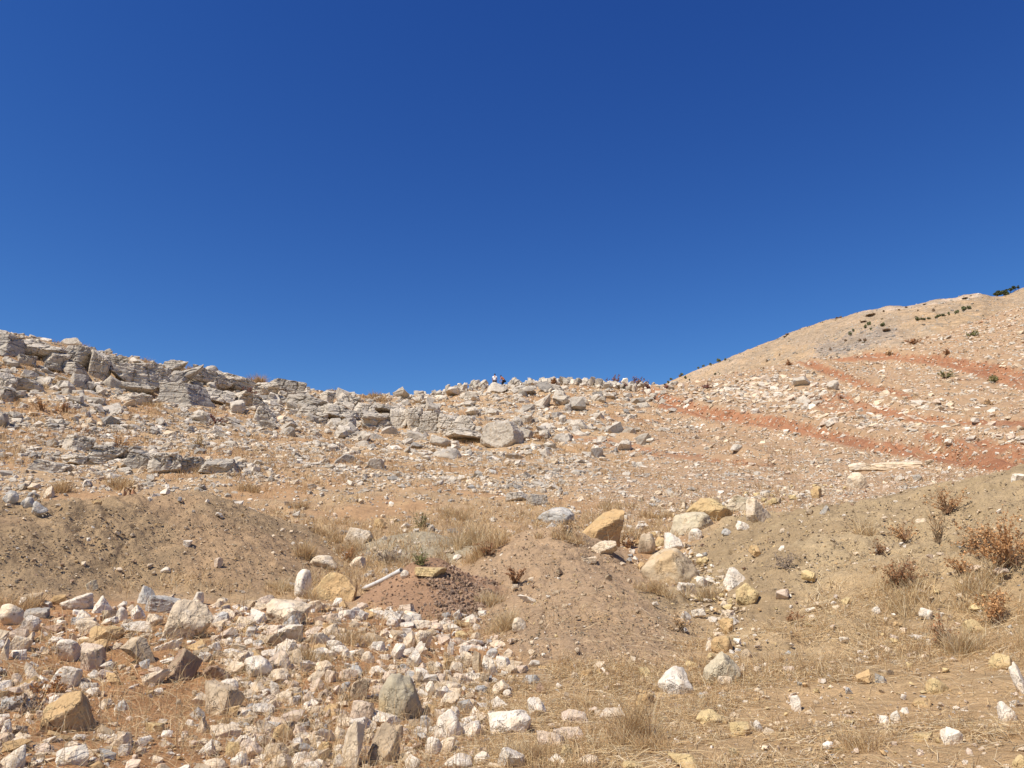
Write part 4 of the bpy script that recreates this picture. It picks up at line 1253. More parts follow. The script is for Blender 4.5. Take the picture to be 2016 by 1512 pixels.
# ------------------------------------------------------------------ dry grass
STRAW = np.array([(0.64, 0.47, 0.25), (0.70, 0.55, 0.33), (0.54, 0.36, 0.18), (0.45, 0.28, 0.14), (0.74, 0.62, 0.42)])
def blades(base, L, lean, az, w, cols, seed, droop=0.35):
    """tapering two-segment stalks; returns vertices, triangles, colours"""
    rg = np.random.default_rng(seed)
    n = len(base)
    hd = np.stack([np.cos(az), np.sin(az), np.zeros(n)], 1)
    up = np.array([0, 0, 1.0])
    l1 = lean; l2 = np.minimum(lean + droop * rg.uniform(0.3, 1.3, n), 1.9)
    d1 = hd * np.sin(l1)[:, None] + up * np.cos(l1)[:, None]
    d2 = hd * np.sin(l2)[:, None] + up * np.cos(l2)[:, None]
    mid = base + d1 * (L * 0.5)[:, None]; tip = mid + d2 * (L * 0.5)[:, None]
    sa = rg.uniform(0, 6.28, n)
    sd = np.stack([np.cos(sa), np.sin(sa) * 0.6, 0.25 * np.sin(sa * 3)], 1)
    sd -= (sd * d1).sum(1)[:, None] * d1; sd /= np.maximum(np.linalg.norm(sd, axis=1), 1e-3)[:, None]
    sd *= (w / 2)[:, None]
    V = np.stack([base - sd, base + sd, mid - sd * 0.8, mid + sd * 0.8, tip], 1).reshape(-1, 3)
    f = np.array([[0, 1, 3], [0, 3, 2], [2, 3, 4]])
    F = (f[None] + (np.arange(n) * 5)[:, None, None]).reshape(-1, 3)
    return V, F, np.repeat(cols, 5, axis=0)

GV, GF, GC = [], [], []
_goff = 0
def add_grass(n, seed, dens, length, lean, wid, pal, clump=0, rlim=(3.6, 150)):
    global _goff
    P = scatter(n, seed, dens, rlim=rlim)
    rg = np.random.default_rng(seed + 1)
    k = len(P)
    if clump:
        P = np.repeat(P, clump, axis=0)
        k = len(P)
        P[:, 0] += rg.normal(0, 0.05 + 0.0012 * P[:, 3], k); P[:, 1] += rg.normal(0, 0.05 + 0.0012 * P[:, 3], k)
        P[:, 2] = H(P[:, 0], P[:, 1])
    L = rg.uniform(*length, k); ln = rg.uniform(*lean, k); az = rg.uniform(0, 6.283, k)
    c = STRAW[rg.choice(5, k, p=pal)] * rg.uniform(0.7, 1.25, k)[:, None]
    w = np.maximum(wid, P[:, 3] * 0.00042) * rg.uniform(0.7, 1.4, k)
    base = P[:, :3].copy(); base[:, 2] += rg.uniform(0.0, 0.03, k) * (ln > 1.2)
    # lying stalks follow the slope
    lying = ln > 1.15
    tx, ty = base[:, 0] + np.cos(az) * L, base[:, 1] + np.sin(az) * L
    dz = H(tx, ty) - H(base[:, 0], base[:, 1])
    ln = np.where(lying, np.pi / 2 - np.arctan2(dz + rg.uniform(0.0, 0.05, k), L), ln)
    V, F, cc = blades(base, L, ln, az, w, c, seed + 2, 0.45)
    if lying.any():
        q = V.reshape(-1, 5, 3); hz_ = H(q[:, 4, 0], q[:, 4, 1]) + 0.008
        q[:, 4, 2] = np.maximum(q[:, 4, 2], hz_)
        hz_ = H(q[:, 2, 0], q[:, 2, 1]) + 0.006
        q[:, 2, 2] = np.maximum(q[:, 2, 2], hz_); q[:, 3, 2] = np.maximum(q[:, 3, 2], hz_)
    GV.append(V); GF.append(F + _goff); GC.append(cc); _goff += len(V)

pA = [.3, .3, .18, .07, .15]; pB = [.28, .12, .32, .23, .05]
gr = lambda Z: (0.15 + 1.2 * smooth(-0.25, 0.35, Z['nz'] + 0.5 * Z['nf'])) * (Z['fgright'] * (1 - 0.85 * Z['brown']) * (0.25 + smooth(-0.35, 0.4, Z['nf'])) + 0.5 * nomound(Z) * smooth(880, 980, Z['px']) * (1 - smooth(15, 18, Z['r']))
                + Z['bank'] * smooth(1620, 1850, Z['px'] + 80 * Z['nz']) * smooth(1060, 1200, Z['py']) * 0.7)
add_grass(36000, 71, gr, (0.10, 0.42), (1.3, 1.55), 0.0036, pA, rlim=(3.6, 26))
add_grass(11000, 72, gr, (0.05, 0.22), (0.1, 1.0), 0.0022, pB, rlim=(3.6, 26))
add_grass(5500, 171, lambda Z: gr(Z) * smooth(0.0, 0.45, Z['nf'] + 0.5 * Z['nz']), (0.05, 0.24), (0.0, 0.8), 0.003, [.15, .05, .4, .38, .02], rlim=(3.6, 26))
gl = lambda Z: Z['fgleft'] * nomound(Z) * smooth(-0.5, 0.5, Z['nz'] + smooth(350, 700, Z['px']) * 0.7 - 0.2)
add_grass(13000, 73, gl, (0.08, 0.34), (1.0, 1.55), 0.0022, pA, rlim=(3.6, 14))
add_grass(5200, 74, gl, (0.10, 0.40), (0.05, 0.7), 0.0022, pB, rlim=(3.6, 14))
gm = lambda Z: nomound(Z) * (1 - 0.5 * Z['grey']) * smooth(12.5, 14.5, Z['r']) * (1 - smooth(22, 27, Z['r'])) * smooth(-0.4, 0.4, Z['nz'] + 0.15)
add_grass(2600, 75, gm, (0.10, 0.34), (0.05, 1.0), 0.003, pB, clump=7)
gs = lambda Z: west(Z) * smooth(0.0, 0.55, -Z['nz'] + 0.25 + 0.4 * Z['nf']) * (1 - 0.6 * np.clip(Z['red'], 0, 1))
add_grass(4200, 76, gs, (0.12, 0.40), (0.05, 0.9), 0.004, [.12, .05, .35, .46, .02], clump=7)
ge = lambda Z: east(Z) * smooth(0.1, 0.6, -Z['nz'] + 0.1 + 0.5 * Z['nf'])
add_grass(1500, 77, ge, (0.10, 0.32), (0.05, 0.9), 0.004, [.2, .1, .35, .30, .05], clump=6)
o = mesh_obj('dry_grass', np.concatenate(GV), np.concatenate(GF), M_GRASS, np.concatenate(GC), smoothf=False)
props(o, 'straw coloured dry grass lying and standing between the stones', 'grass', kind='stuff')

def rock_free(x, y, r):
    return True

def tussock(i, px, py, hpx, wpx, label, dense=1.0, pal=pA, upright=0.55, group='dry grass tufts'):
    X, Y, Z, r = at(px, py)
    rg = np.random.default_rng(3000 + i)
    k = r / FPX
    hh, ww = hpx * k, wpx * k
    n = int(min(900, max(90, 11 * wpx * dense)))
    u = rg.normal(0, 0.5, (n, 2)); u = u / np.maximum(1, np.hypot(u[:, 0], u[:, 1]))[:, None]
    bx, by = u[:, 0] * ww * 0.42, u[:, 1] * ww * 0.30
    n_c = max(3, n // 60); cl_ = rg.normal(0, 0.30, (n_c, 2)) * ww; w_ = rg.integers(0, n_c, n); bx = 0.45 * bx + cl_[w_, 0]; by = 0.45 * by + cl_[w_, 1] * 0.7; hc_ = rg.uniform(0.45, 1.1, n_c)[w_]
    bz = H(X + bx, Y + by) - Z
    az = np.arctan2(u[:, 1], u[:, 0]) + rg.normal(0, 1.0, n)
    ln = np.abs(rg.normal(0, upright * 0.75, n)) + 0.15 * np.hypot(u[:, 0], u[:, 1])
    L = hh * hc_ * rg.uniform(0.25, 1.15, n)
    w = max(0.0028, r * 0.00045) * rg.uniform(0.7, 1.3, n)
    c = STRAW[rg.choice(5, n, p=pal)] * rg.uniform(0.8, 1.15, n)[:, None]
    V, F, cc = blades(np.stack([bx, by, bz - 0.01], 1), L, ln, az, w, c, 4000 + i, 0.5)
    o = mesh_obj('grass_tuft', V, F, M_GRASS, cc, loc=(X, Y, Z))
    props(o, label, 'grass tuft', group)

TUFTS = [
 (925,1072,72,58,'tall fanning straw tuft on the crest beside the brown bank',1.3,pA), (955,1090,50,60,'bushy rusty tuft beside the tall fanning one',1.4,pB),
 (900,1020,28,60,'low dry tuft behind the tall fanning one',1.0,pB), (600,1095,52,36,'straw tuft at the side of the olive mound, with a dark centre',1.1,pB),
 (648,1062,30,60,'spread rusty tuft uphill of the slanting cream slab',1.0,pB), (700,1090,34,40,'dead brown tuft above the pale pointed rock',1.0,pB),
 (545,1160,34,50,'straw tuft at the mound foot beside the whitish rock',1.0,pA), (655,1183,40,60,'thin pale stalks before the dark overhang of the ochre boulder',0.5,pA),
 (1248,1462,118,34,'tall bundle of upright brown stalks',1.6,pB), (1285,1475,40,70,'low spreading grass at the foot of the tall stalks',1.0,pB),
 (25,1200,44,46,'rusty tuft under the olive mound at the picture edge',1.2,pB), (985,1240,52,60,'thick straw clump on the flank of the clod heap',1.4,pA),
 (960,1190,46,44,'straw clump above the thick one beside the clod heap',1.2,pA), (1395,1180,50,46,'straw clump hanging beside the tall white rock',1.2,pA),
 (1290,1165,40,50,'thin grass under the ribbed outcrop',1.0,pB), (1238,1068,36,30,'rusty grass touching the hollowed yellow boulder',1.2,pB),
 (1110,1062,30,50,'dry tuft in front of the grey-white rock',1.1,pB), (1690,1052,52,44,'sparse tall stalks on the bank crest',0.7,pA),
 (1790,1190,44,80,'golden tuft below the dark twiggy bush',1.3,pA), (1910,1165,50,70,'golden tuft uphill of the half-hidden ochre boulder',1.2,pA),
 (1890,1290,66,60,'dense golden tuft downhill of the half-hidden ochre boulder',1.6,pA), (1225,1470,60,40,'fine pale stalks by the blue-grey stone',0.8,pA),
 (1700,1470,44,90,'rusty grass patch near the bottom edge',1.4,pB), (1030,1500,56,50,'golden grass between the white bottom rocks',1.2,pA),
 (70,758,16,40,'dry grass on the ledge step',1.0,pB), (118,755,18,44,'second dry patch on the ledge step',1.0,pB), (290,800,16,40,'dry grass under the striped ledge block',1.0,pB),
 (1030,858,18,34,'rusty tuft behind the mid-slope boulder',1.0,pB), (115,968,34,40,'dry tuft beside the cream block uphill of the mound',1.2,pB),
 (235,960,26,50,'rusty tuft on the rim of the olive mound',1.2,pB), (480,965,24,50,'dry tuft behind the olive mound crest',1.1,pB),
 (590,1000,20,34,'dry tuft on the flat past the olive mound',1.1,pB), (1210,1000,22,60,'spiky dry grass uphill of the big yellow boulder',1.0,pB),
 (1285,1020,26,40,'small spiky tuft between yellow and olive-tan boulders',1.0,pB), (1055,1500,60,40,'brown-based tuft at the bottom edge',1.2,pB),
 (830,1330,30,30,'short straw beside the mottled boulder',0.9,pA), (620,1300,40,44,'dead brown weeds between cream blocks',1.1,pB),
 (700,1270,44,70,'tangle of dead brown weeds in the middle of the rubble',1.2,pB),
]
for i, t in enumerate(TUFTS):
    tussock(i, t[0], t[1], t[2], t[3], t[4], t[5], t[6])

# ------------------------------------------------------------------ shrubs
def prism(A, B, ra, rb):
    """three-sided sticks from A to B"""
    d = B - A; d /= np.maximum(np.linalg.norm(d, axis=1), 1e-6)[:, None]
    ref = np.tile(np.array([0.3, 0.9, 0.2]), (len(A), 1))
    u = np.cross(d, ref); u /= np.maximum(np.linalg.norm(u, axis=1), 1e-6)[:, None]; v = np.cross(d, u)
    n = len(A); V = np.empty((n, 6, 3))
    for k in range(3):
        a_ = 2 * math.pi * k / 3; e = u * math.cos(a_) + v * math.sin(a_)
        V[:, k] = A + e * ra[:, None]; V[:, 3 + k] = B + e * rb[:, None]
    f = np.array([[0, 1, 4], [0, 4, 3], [1, 2, 5], [1, 5, 4], [2, 0, 3], [2, 3, 5]])
    return V.reshape(-1, 3), (f[None] + (np.arange(n) * 6)[:, None, None]).reshape(-1, 3)

def shrub_meshes(seed, hh, ww, nst, nleaf, leafsz, thick):
    rg = np.random.default_rng(seed)
    A, B, ra, rb, tips = [], [], [], [], []
    for s in range(nst):
        az = rg.uniform(0, 6.283); ln = abs(rg.normal(0, 0.55)) + 0.1
        p = np.array([rg.normal(0, 0.06 * ww), rg.normal(0, 0.06 * ww), -0.02])
        L = hh * rg.uniform(0.6, 1.1); seg = 4; th_ = thick
        for q in range(seg):
            d = np.array([math.cos(az) * math.sin(ln), math.sin(az) * math.sin(ln) , math.cos(ln)])
            d[:2] *= ww / (hh * 1.1)
            p2 = p + d * L / seg
            A.append(p); B.append(p2); ra.append(th_); rb.append(th_ * 0.7)
            for t_ in range(3):
                a2, l2 = az + rg.normal(0, 1.2), ln + rg.normal(0.2, 0.5)
                d2 = np.array([math.cos(a2) * math.sin(l2), math.sin(a2) * math.sin(l2), math.cos(l2)])
                f_ = rg.uniform(0, 1); s0 = p + (p2 - p) * f_
                e = s0 + d2 * L * rg.uniform(0.15, 0.34)
                A.append(s0); B.append(e); ra.append(th_ * 0.5); rb.append(th_ * 0.2)
                if q > 0: tips.append((s0, e))
            p = p2; th_ *= 0.7; ln += rg.normal(0.08, 0.1); az += rg.normal(0, 0.25)
    A, B = np.array(A), np.array(B)
    V, F = prism(A, B, np.array(ra), np.array(rb))
    k = rg.integers(0, len(tips), nleaf); f_ = rg.uniform(0.2, 1.05, nleaf)[:, None]
    T0 = np.array([t[0] for t in tips])[k]; T1 = np.array([t[1] for t in tips])[k]
    c = T0 + (T1 - T0) * f_ + rg.normal(0, leafsz * 0.5, (nleaf, 3))
    c[:, 2] = np.maximum(c[:, 2], 0.01)
    a_ = rg.normal(size=(nleaf, 3)); a_ /= np.linalg.norm(a_, axis=1)[:, None]
    b_ = np.cross(a_, rg.normal(size=(nleaf, 3))); b_ /= np.linalg.norm(b_, axis=1)[:, None]
    sz = leafsz * rg.uniform(0.6, 1.4, nleaf)[:, None]
    LV = np.stack([c - a_ * sz, c + b_ * sz * 0.45, c + a_ * sz, c - b_ * sz * 0.45], 1).reshape(-1, 3)
    LF = (np.array([[0, 1, 2], [0, 2, 3]])[None] + (np.arange(nleaf) * 4)[:, None, None]).reshape(-1, 3)
    return V, F, LV, LF

SHC = {'rust': ((0.27, 0.15, 0.08), (0.42, 0.23, 0.10)), 'dark': ((0.16, 0.095, 0.06), (0.30, 0.155, 0.075)), 'brown': ((0.30, 0.21, 0.13), (0.44, 0.29, 0.15)),
       'olive': ((0.16, 0.12, 0.07), (0.20, 0.19, 0.08)), 'purple': ((0.16, 0.09, 0.075), (0.22, 0.105, 0.08)), 'grey': ((0.24, 0.19, 0.15), (0.30, 0.23, 0.17)), 'straw': ((0.34, 0.24, 0.13), (0.48, 0.34, 0.17))}
def shrub(i, px, py, hpx, wpx, kind, label, leafy=1.0, r_add=0.0, group='dry shrubs on the slope'):
    X, Y, Z, r = at(px, py)
    if r_add:
        th = math.atan2(X, Y); X += r_add * math.sin(th); Y += r_add * math.cos(th); Z = float(H(X, Y)); r += r_add
    k = r / FPX; hh, ww = hpx * k, wpx * k
    near = r < 26
    nst = 16 if near else 10
    nst = int(nst * min(2.2, max(1.0, wpx / 45)))
    thick = max(0.004, r * 0.00055)
    lsz = max(0.016, r * 0.0011)
    nl = int(leafy * (520 if near else 260) * min(3.5, max(0.6, wpx * hpx / 1800)))
    V, F, LV, LF = shrub_meshes(7000 + i, hh, ww, nst, nl, lsz, thick)
    rg = np.random.default_rng(8000 + i)
    cs, cl = SHC[kind]
    e = empty('shrub', (X, Y, Z))
    props(e, label, 'shrub', group)
    mesh_obj('stems', V, F, M_LEAF, np.repeat(np.array(cs)[None] * rg.uniform(0.75, 1.3, len(V) // 6)[:, None], 6, axis=0), parent=e)
    mesh_obj('leaves', LV, LF, M_LEAF, np.repeat(np.array(cl)[None] * rg.uniform(0.75, 1.75, len(LV) // 4)[:, None], 4, axis=0), parent=e)

SHRUBS = [
 (1985,1112,78,120,'rust','widest reddish-brown bush on the bank at the picture edge',1.6), (1930,1075,46,60,'brown','loose bush uphill of the widest reddish one',0.8),
 (1768,1155,50,62,'dark','dark twiggy bush above the golden tuft on the bank',1.0), (1868,1008,40,66,'rust','low airy bush near the rim of the bank',0.7),
 (1845,1065,52,40,'brown','thin leafless bush between rim bush and dark twiggy bush',0.5), (1780,1060,34,50,'rust','small rusty bush on the open bank face',0.7),
 (1733,1090,28,24,'dark','single thin twig bush on the bank face',0.5), (1015,1150,34,34,'dark','dark round dead shrub on the brown bank','') ,
 (960,1095,30,44,'dark','dark low shrub in the tall straw',1.0), (765,1108,26,66,'grey','low grey dead shrub uphill of the white pipe',1.2),
 (828,1112,30,36,'olive','small olive green bush behind the clod heap',1.4), (832,1040,28,36,'olive','olive bush on the grey patch',1.2),
 (692,1108,34,44,'rust','rusty shrub beside the pale pointed rock',1.0), (100,1376,34,44,'rust','reddish dead plant near the sunken ochre boulder',1.0),
 (50,1400,26,60,'grey','grey dead twigs over the low grey rock',1.0), (1560,1225,22,34,'dark','small twig heap on the bare bank',1.0),
 (1545,1120,30,50,'grey','thin grey bush on the lower bank',0.6), (1965,1225,50,60,'rust','reddish plant beside the half-hidden ochre boulder',0.8),
 (1855,1280,60,24,'dark','dark upright weed before the golden tuft',0.8), (1900,1130,30,60,'rust','rusty undergrowth bush between golden tufts',0.8),
 (80,808,22,44,'rust','rusty bush under the ledge step',1.2), (125,812,18,36,'rust','smaller rusty bush next to it under the ledge step',1.2),
 (425,835,18,36,'purple','dark purple bush under the pale sloping ledge slab',1.5), (232,885,26,40,'rust','reddish twigs growing above the lower ledge',0.8),
 (160,852,16,40,'rust','low rusty bush uphill of the lower ledge',1.0), (390,880,26,36,'straw','straw coloured bush beyond the lower ledge',0.9),
 (490,780,16,24,'purple','dark bush in the hollow of the upper ledge',1.2), (838,850,12,30,'straw','pale weeds at the foot of the fluted ledge',1.0),
 (1063,866,12,20,'rust','tiny rusty bush past the mid-slope boulder',1.0), (1238,1080,30,26,'rust','rust weed by the hollowed boulder',1.0),
 (1120,1052,30,46,'brown','brown twigs in front of the grey-white rock',0.8), (1340,1240,28,40,'brown','brown weed where the brown bank meets the stones',0.8),
 (1800,678,12,22,'dark','dark bush on the stony slope above the upper red track',1.5), (1862,744,12,24,'olive','olive bush below the upper red track',1.5),
 (1960,752,12,20,'olive','olive bush at the lower rim of the upper red track',1.5), (1914,662,8,22,'olive','flat olive bush on the upper stony slope',1.4),
 (1864,698,9,12,'dark','small dark bush just above the upper red track',1.4), (1552,720,9,14,'dark','dark weed at the edge of the stony rise',1.2),
 (1390,765,10,18,'purple','purple-brown bush beside the lower red track',1.2), (1312,765,8,10,'purple','small purple bush at the start of the lower red track',1.2),
 (1752,700,8,14,'brown','brown weed at the bend of the upper track',1.2), (1945,798,10,14,'brown','brown weed below the olive bushes',1.0),
]
for i, t in enumerate(SHRUBS):
    shrub(i, *t[:6], leafy=(t[6] if isinstance(t[6], float) else 2.2))
SKY = [(1213,760,27,32,'purple','rounded reddish-brown bush on the skyline with a white rock beside it'), (1258,763,24,34,'purple','wider reddish-brown skyline bush where the far hill begins'),
       (1236,768,14,24,'purple','low bush filling the gap between two skyline bushes'), (1090,758,14,10,'dark','small dark shrub on the rocky skyline past the people'),
       (1192,764,9,12,'purple','smallest reddish bush on the skyline'), (1272,768,11,12,'purple','skyline bush touching the far hill')]
for i, t in enumerate(SKY):
    shrub(100 + i, *t[:6], leafy=2.4, group='reddish bushes on the skyline')
SKYG = [(163,688,18,20,'dry brown stalks on the skyline above the square ledge block'), (292,716,14,26,'dry stalks on the skyline before the capstone'), (378,724,9,24,'short stalks on the skyline beside the domed block'),
        (478,752,12,18,'short stalks on the skyline past the domed block'), (512,756,22,40,'reddish stalks on the skyline between two ledges'), (587,764,12,14,'single thin stalks behind the hollowed crest block'),
        (655,776,14,30,'stalks on the skyline above the dark-ended block'), (738,782,14,50,'wide row of stalks on the low point of the skyline'), (830,792,10,24,'rusty tuft just under the low skyline')]
for i, t in enumerate(SKYG):
    tussock(60 + i, t[0], t[1] + 4, t[2] + 4, t[3], t[4], 1.6, [.1, .05, .35, .45, .05], 0.5, 'dry stalks along the skyline')

# ------------------------------------------------------------------ white pipe
def tube_between(name, a, b, r, mat, label, cat):
    a, b = Vector(a), Vector(b)
    d = b - a; L = d.length
    bm = bmesh.new()
    n, rings = 20, 9
    prof = [(r, 0), (r, L)]
    ro, ri = [], []
    for k in range(rings):
        z = L * k / (rings - 1)
        sag = -0.012 * math.sin(math.pi * k / (rings - 1))
        ro.append([bm.verts.new((r * math.cos(2 * math.pi * q / n), r * math.sin(2 * math.pi * q / n) + sag, z)) for q in range(n)])
        ri.append([bm.verts.new((r * 0.86 * math.cos(2 * math.pi * q / n), r * 0.86 * math.sin(2 * math.pi * q / n) + sag, z)) for q in range(n)])
    for k in range(rings - 1):
        for q in range(n):
            q2 = (q + 1) % n
            bm.faces.new((ro[k][q], ro[k][q2], ro[k + 1][q2], ro[k + 1][q]))
            bm.faces.new((ri[k][q2], ri[k][q], ri[k + 1][q], ri[k + 1][q2]))
    for q in range(n):
        q2 = (q + 1) % n
        bm.faces.new((ro[0][q2], ro[0][q], ri[0][q], ri[0][q2]))
        bm.faces.new((ro[-1][q], ro[-1][q2], ri[-1][q2], ri[-1][q]))
    me = bpy.data.meshes.new(name); bm.to_mesh(me); bm.free()
    for p in me.polygons: p.use_smooth = True
    me.materials.append(mat)
    o = bpy.data.objects.new(name, me); C.objects.link(o)
    o.location = a; o.rotation_euler = d.to_track_quat('Z', 'Y').to_euler()
    props(o, label, cat)
    return o
def mat_pipe():
    t = NT('dusty_white_plastic')
    tc = t.n('ShaderNodeTexCoord').outputs['Object']
    n_ = t.noise(7, 5, 0.7, tc).outputs[0]
    c = t.mix(t.ramp(0.52, 0.66, 0, 0.75, n_), (0.66, 0.64, 0.60), (0.30, 0.26, 0.21))
    t.t.links.new(c, t.b.inputs['Base Color']); t.b.inputs['Roughness'].default_value = 0.45
    t.t.links.new(t.bump(t.noise(30, 3, 0.6, tc).outputs[0], 0.2, 0.004), t.b.inputs['Normal'])
    return t.m
pa = at(716, 1163); pb = at(790, 1128)
r_ = 4.4 * pb[3] / FPX
tube_between('pipe', (pa[0], pa[1], pa[2] + r_ * 0.9), (pb[0], pb[1], pb[2] + r_ * 1.2), r_, mat_pipe(), 'dusty white plastic pipe lying slantwise between ochre boulder and clod heap', 'pipe')

# ------------------------------------------------------------------ people on the skyline
def skin_obj(name, verts, edges, radii, mat, parent, sub=2, flat=1.0):
    me = bpy.data.meshes.new(name); me.from_pydata(verts, edges, []); me.update()
    o = bpy.data.objects.new(name, me); C.objects.link(o)
    m = o.modifiers.new('skin', 'SKIN'); m.use_smooth_shade = True
    sv = me.skin_vertices[0].data
    for k, r in enumerate(radii):
        sv[k].radius = (r[0], r[1]) if isinstance(r, tuple) else (r, r)
    sv[0].use_root = True
    s = o.modifiers.new('sub', 'SUBSURF'); s.levels = sub; s.render_levels = sub
    me.materials.append(mat); o.parent = parent
    return o

SKIN = mat_plain('skin', (0.50, 0.27, 0.18), 0.6, 0.05)
def blob(name, c, rx, ry, rz, mat, parent, cut=None, seed=0):
    Q, F = ICO[4][0].copy(), ICO[4][1]
    q = Q * (1 + 0.04 * fbm(Q[:, 0] * 3 + seed, Q[:, 1] * 3, Q[:, 2] * 3, o=2))[:, None]
    if cut: q = cut(q)
    return mesh_obj(name, q * np.array([rx, ry, rz]) + np.array(c), F, mat, parent=parent, smoothf=True)

def person(name, loc, rotz, J, shirt_mat, trouser_mat, hair_mat, label, sleeves=True):
    e = empty('person', loc); e.rotation_euler = (0, 0, rotz)
    props(e, label, 'person')
    pv, ch, nk, hd = J['pelvis'], J['chest'], J['neck'], J['head']
    verts = [pv, ch, nk, hd]; ed = [(0, 1), (1, 2), (2, 3)]; rad = [(0.155, 0.11), (0.175, 0.115), (0.058, 0.06), (0.075, 0.092)]
    def chain(start, pts, rs_):
        prev = start
        for p, r in zip(pts, rs_):
            verts.append(p); rad.append(r); ed.append((prev, len(verts) - 1)); prev = len(verts) - 1
        return prev
    top = tuple(np.array(hd) + (np.array(hd) - np.array(nk)) * 0.55)
    chain(3, [top], [(0.07, 0.085)])
    for s in ('L', 'R'):
        hand = chain(1, [J['sh' + s], J['el' + s], J['wr' + s], J['ha' + s]], [0.062, 0.045, 0.03, (0.042, 0.02)])
        hp = np.array(J['ha' + s]); dv = hp - np.array(J['wr' + s]); dv /= np.linalg.norm(dv)
        side = np.cross(dv, (0, 1, 0.2)); side /= np.linalg.norm(side)
        for f in range(4):
            off = side * (f - 1.5) * 0.02
            l_ = (0.07, 0.082, 0.076, 0.06)[f]
            a_ = hp + off + dv * 0.035
            chain(hand, [tuple(a_), tuple(a_ + dv * l_ * 0.55 + np.array((0, 0.008, 0))), tuple(a_ + dv * l_ + np.array((0, 0.025, 0)))], [0.0095, 0.0088, 0.0078])
        chain(hand, [tuple(hp - side * 0.045 + dv * 0.0), tuple(hp - side * 0.06 + dv * 0.04)], [0.0105, 0.009])
        chain(0, [J['hi' + s], J['kn' + s], J['an' + s], J['to' + s]], [0.095, 0.062, 0.042, (0.04, 0.03)])
    skin_obj('body', verts, ed, rad, SKIN, e)
    # clothing: shirt with sleeves, trousers, shoes
    mid = tuple((np.array(pv) * 0.55 + np.array(ch) * 0.45))
    sv = [tuple(np.array(pv) + (0, 0, -0.03)), mid, ch, tuple(np.array(nk) - (np.array(nk) - np.array(ch)) * 0.25)]
    se = [(0, 1), (1, 2), (2, 3)]; sr = [(0.18, 0.135), (0.175, 0.13), (0.205, 0.14), (0.09, 0.08)]
    for s in ('L', 'R'):
        b0 = len(sv)
        sh, el = np.array(J['sh' + s]), np.array(J['el' + s])
        sv += [tuple(sh), tuple(sh + (el - sh) * (0.65 if sleeves else 0.95))]; sr += [0.082, 0.075]; se += [(2, b0), (b0, b0 + 1)]
    skin_obj('shirt', sv, se, sr, shirt_mat, e)
    tv = [tuple(np.array(pv) + (0, 0, -0.02))]; te = []; tr = [(0.175, 0.13)]
    for s in ('L', 'R'):
        b0 = len(tv)
        tv += [J['hi' + s], J['kn' + s], tuple(np.array(J['an' + s]) + (0, 0, 0.03))]; tr += [0.112, 0.082, 0.07]
        te += [(0, b0), (b0, b0 + 1), (b0 + 1, b0 + 2)]
    skin_obj('trousers', tv, te, tr, trouser_mat, e)
    for s in ('L', 'R'):
        an, to = np.array(J['an' + s]), np.array(J['to' + s])
        blob('shoe', tuple((an + to) / 2 + (0, 0, -0.03)), 0.055, 0.14, 0.05, trouser_mat, e)
    h = np.array(hd) + (np.array(hd) - np.array(nk)) * 0.28
    f = J['face']                                 # unit vector the face looks along
    f = np.array(f)
    def cut(q):
        k = q @ f
        return q * (1 - 0.30 * smooth(0.15, 0.6, k) * smooth(0.75, 0.2, q[:, 2]))[:, None]
    blob('hair', tuple(h - f * 0.018 + (0, 0, 0.025)), 0.087, 0.105, 0.108, hair_mat, e, cut)
    s_ = np.cross(f, (0, 0, 1))
    blob('nose', tuple(h + f * 0.112 - (0, 0, 0.02)), 0.013, 0.016, 0.02, SKIN, e)
    for k in (-1, 1):
        blob('ear', tuple(h + s_ * 0.086 * k - (0, 0, 0.02)), 0.014, 0.022, 0.033, SKIN, e)
        blob('eye', tuple(h + s_ * 0.032 * k + f * 0.093), 0.011, 0.011, 0.009, mat_eye, e)
    blob('mouth', tuple(h + f * 0.096 - (0, 0, 0.062)), 0.024, 0.010, 0.007, mat_lip, e)
    return e
mat_eye = mat_plain('eye', (0.06, 0.05, 0.04), 0.3)
mat_lip = mat_plain('lip', (0.42, 0.18, 0.14), 0.5)
STAND = dict(pelvis=(0, 0, 0.95), chest=(0, 0.0, 1.30), neck=(0, 0.01, 1.50), head=(0.012, 0.03, 1.60), face=(0.1, 0.99, 0),
    shL=(-0.19, 0, 1.40), elL=(-0.25, 0.0, 1.12), wrL=(-0.23, 0.06, 0.88), haL=(-0.22, 0.09, 0.80), shR=(0.19, 0, 1.40), elR=(0.25, 0.0, 1.12), wrR=(0.24, 0.05, 0.88), haR=(0.235, 0.08, 0.80),
    hiL=(-0.10, 0, 0.86), knL=(-0.12, 0.04, 0.48), anL=(-0.13, -0.02, 0.09), toL=(-0.14, 0.15, 0.03), hiR=(0.10, 0, 0.86), knR=(0.12, 0.05, 0.48), anR=(0.15, 0.0, 0.09), toR=(0.17, 0.17, 0.03))
STOOP = dict(pelvis=(0.04, -0.02, 0.80), chest=(0.10, 0.18, 1.08), neck=(0.04, 0.32, 1.24), head=(0.02, 0.40, 1.30), face=(0, 0.85, -0.5),
    shL=(-0.12, 0.22, 1.15), elL=(-0.17, 0.34, 0.92), wrL=(-0.10, 0.48, 0.78), haL=(-0.07, 0.53, 0.72), shR=(0.25, 0.20, 1.15), elR=(0.28, 0.28, 0.88), wrR=(0.18, 0.42, 0.74), haR=(0.15, 0.48, 0.69),
    hiL=(-0.06, 0, 0.74), knL=(-0.09, 0.24, 0.46), anL=(-0.10, 0.02, 0.09), toL=(-0.10, 0.19, 0.03), hiR=(0.14, 0, 0.74), knR=(0.17, 0.24, 0.46), anR=(0.18, 0.02, 0.09), toR=(0.19, 0.19, 0.03))
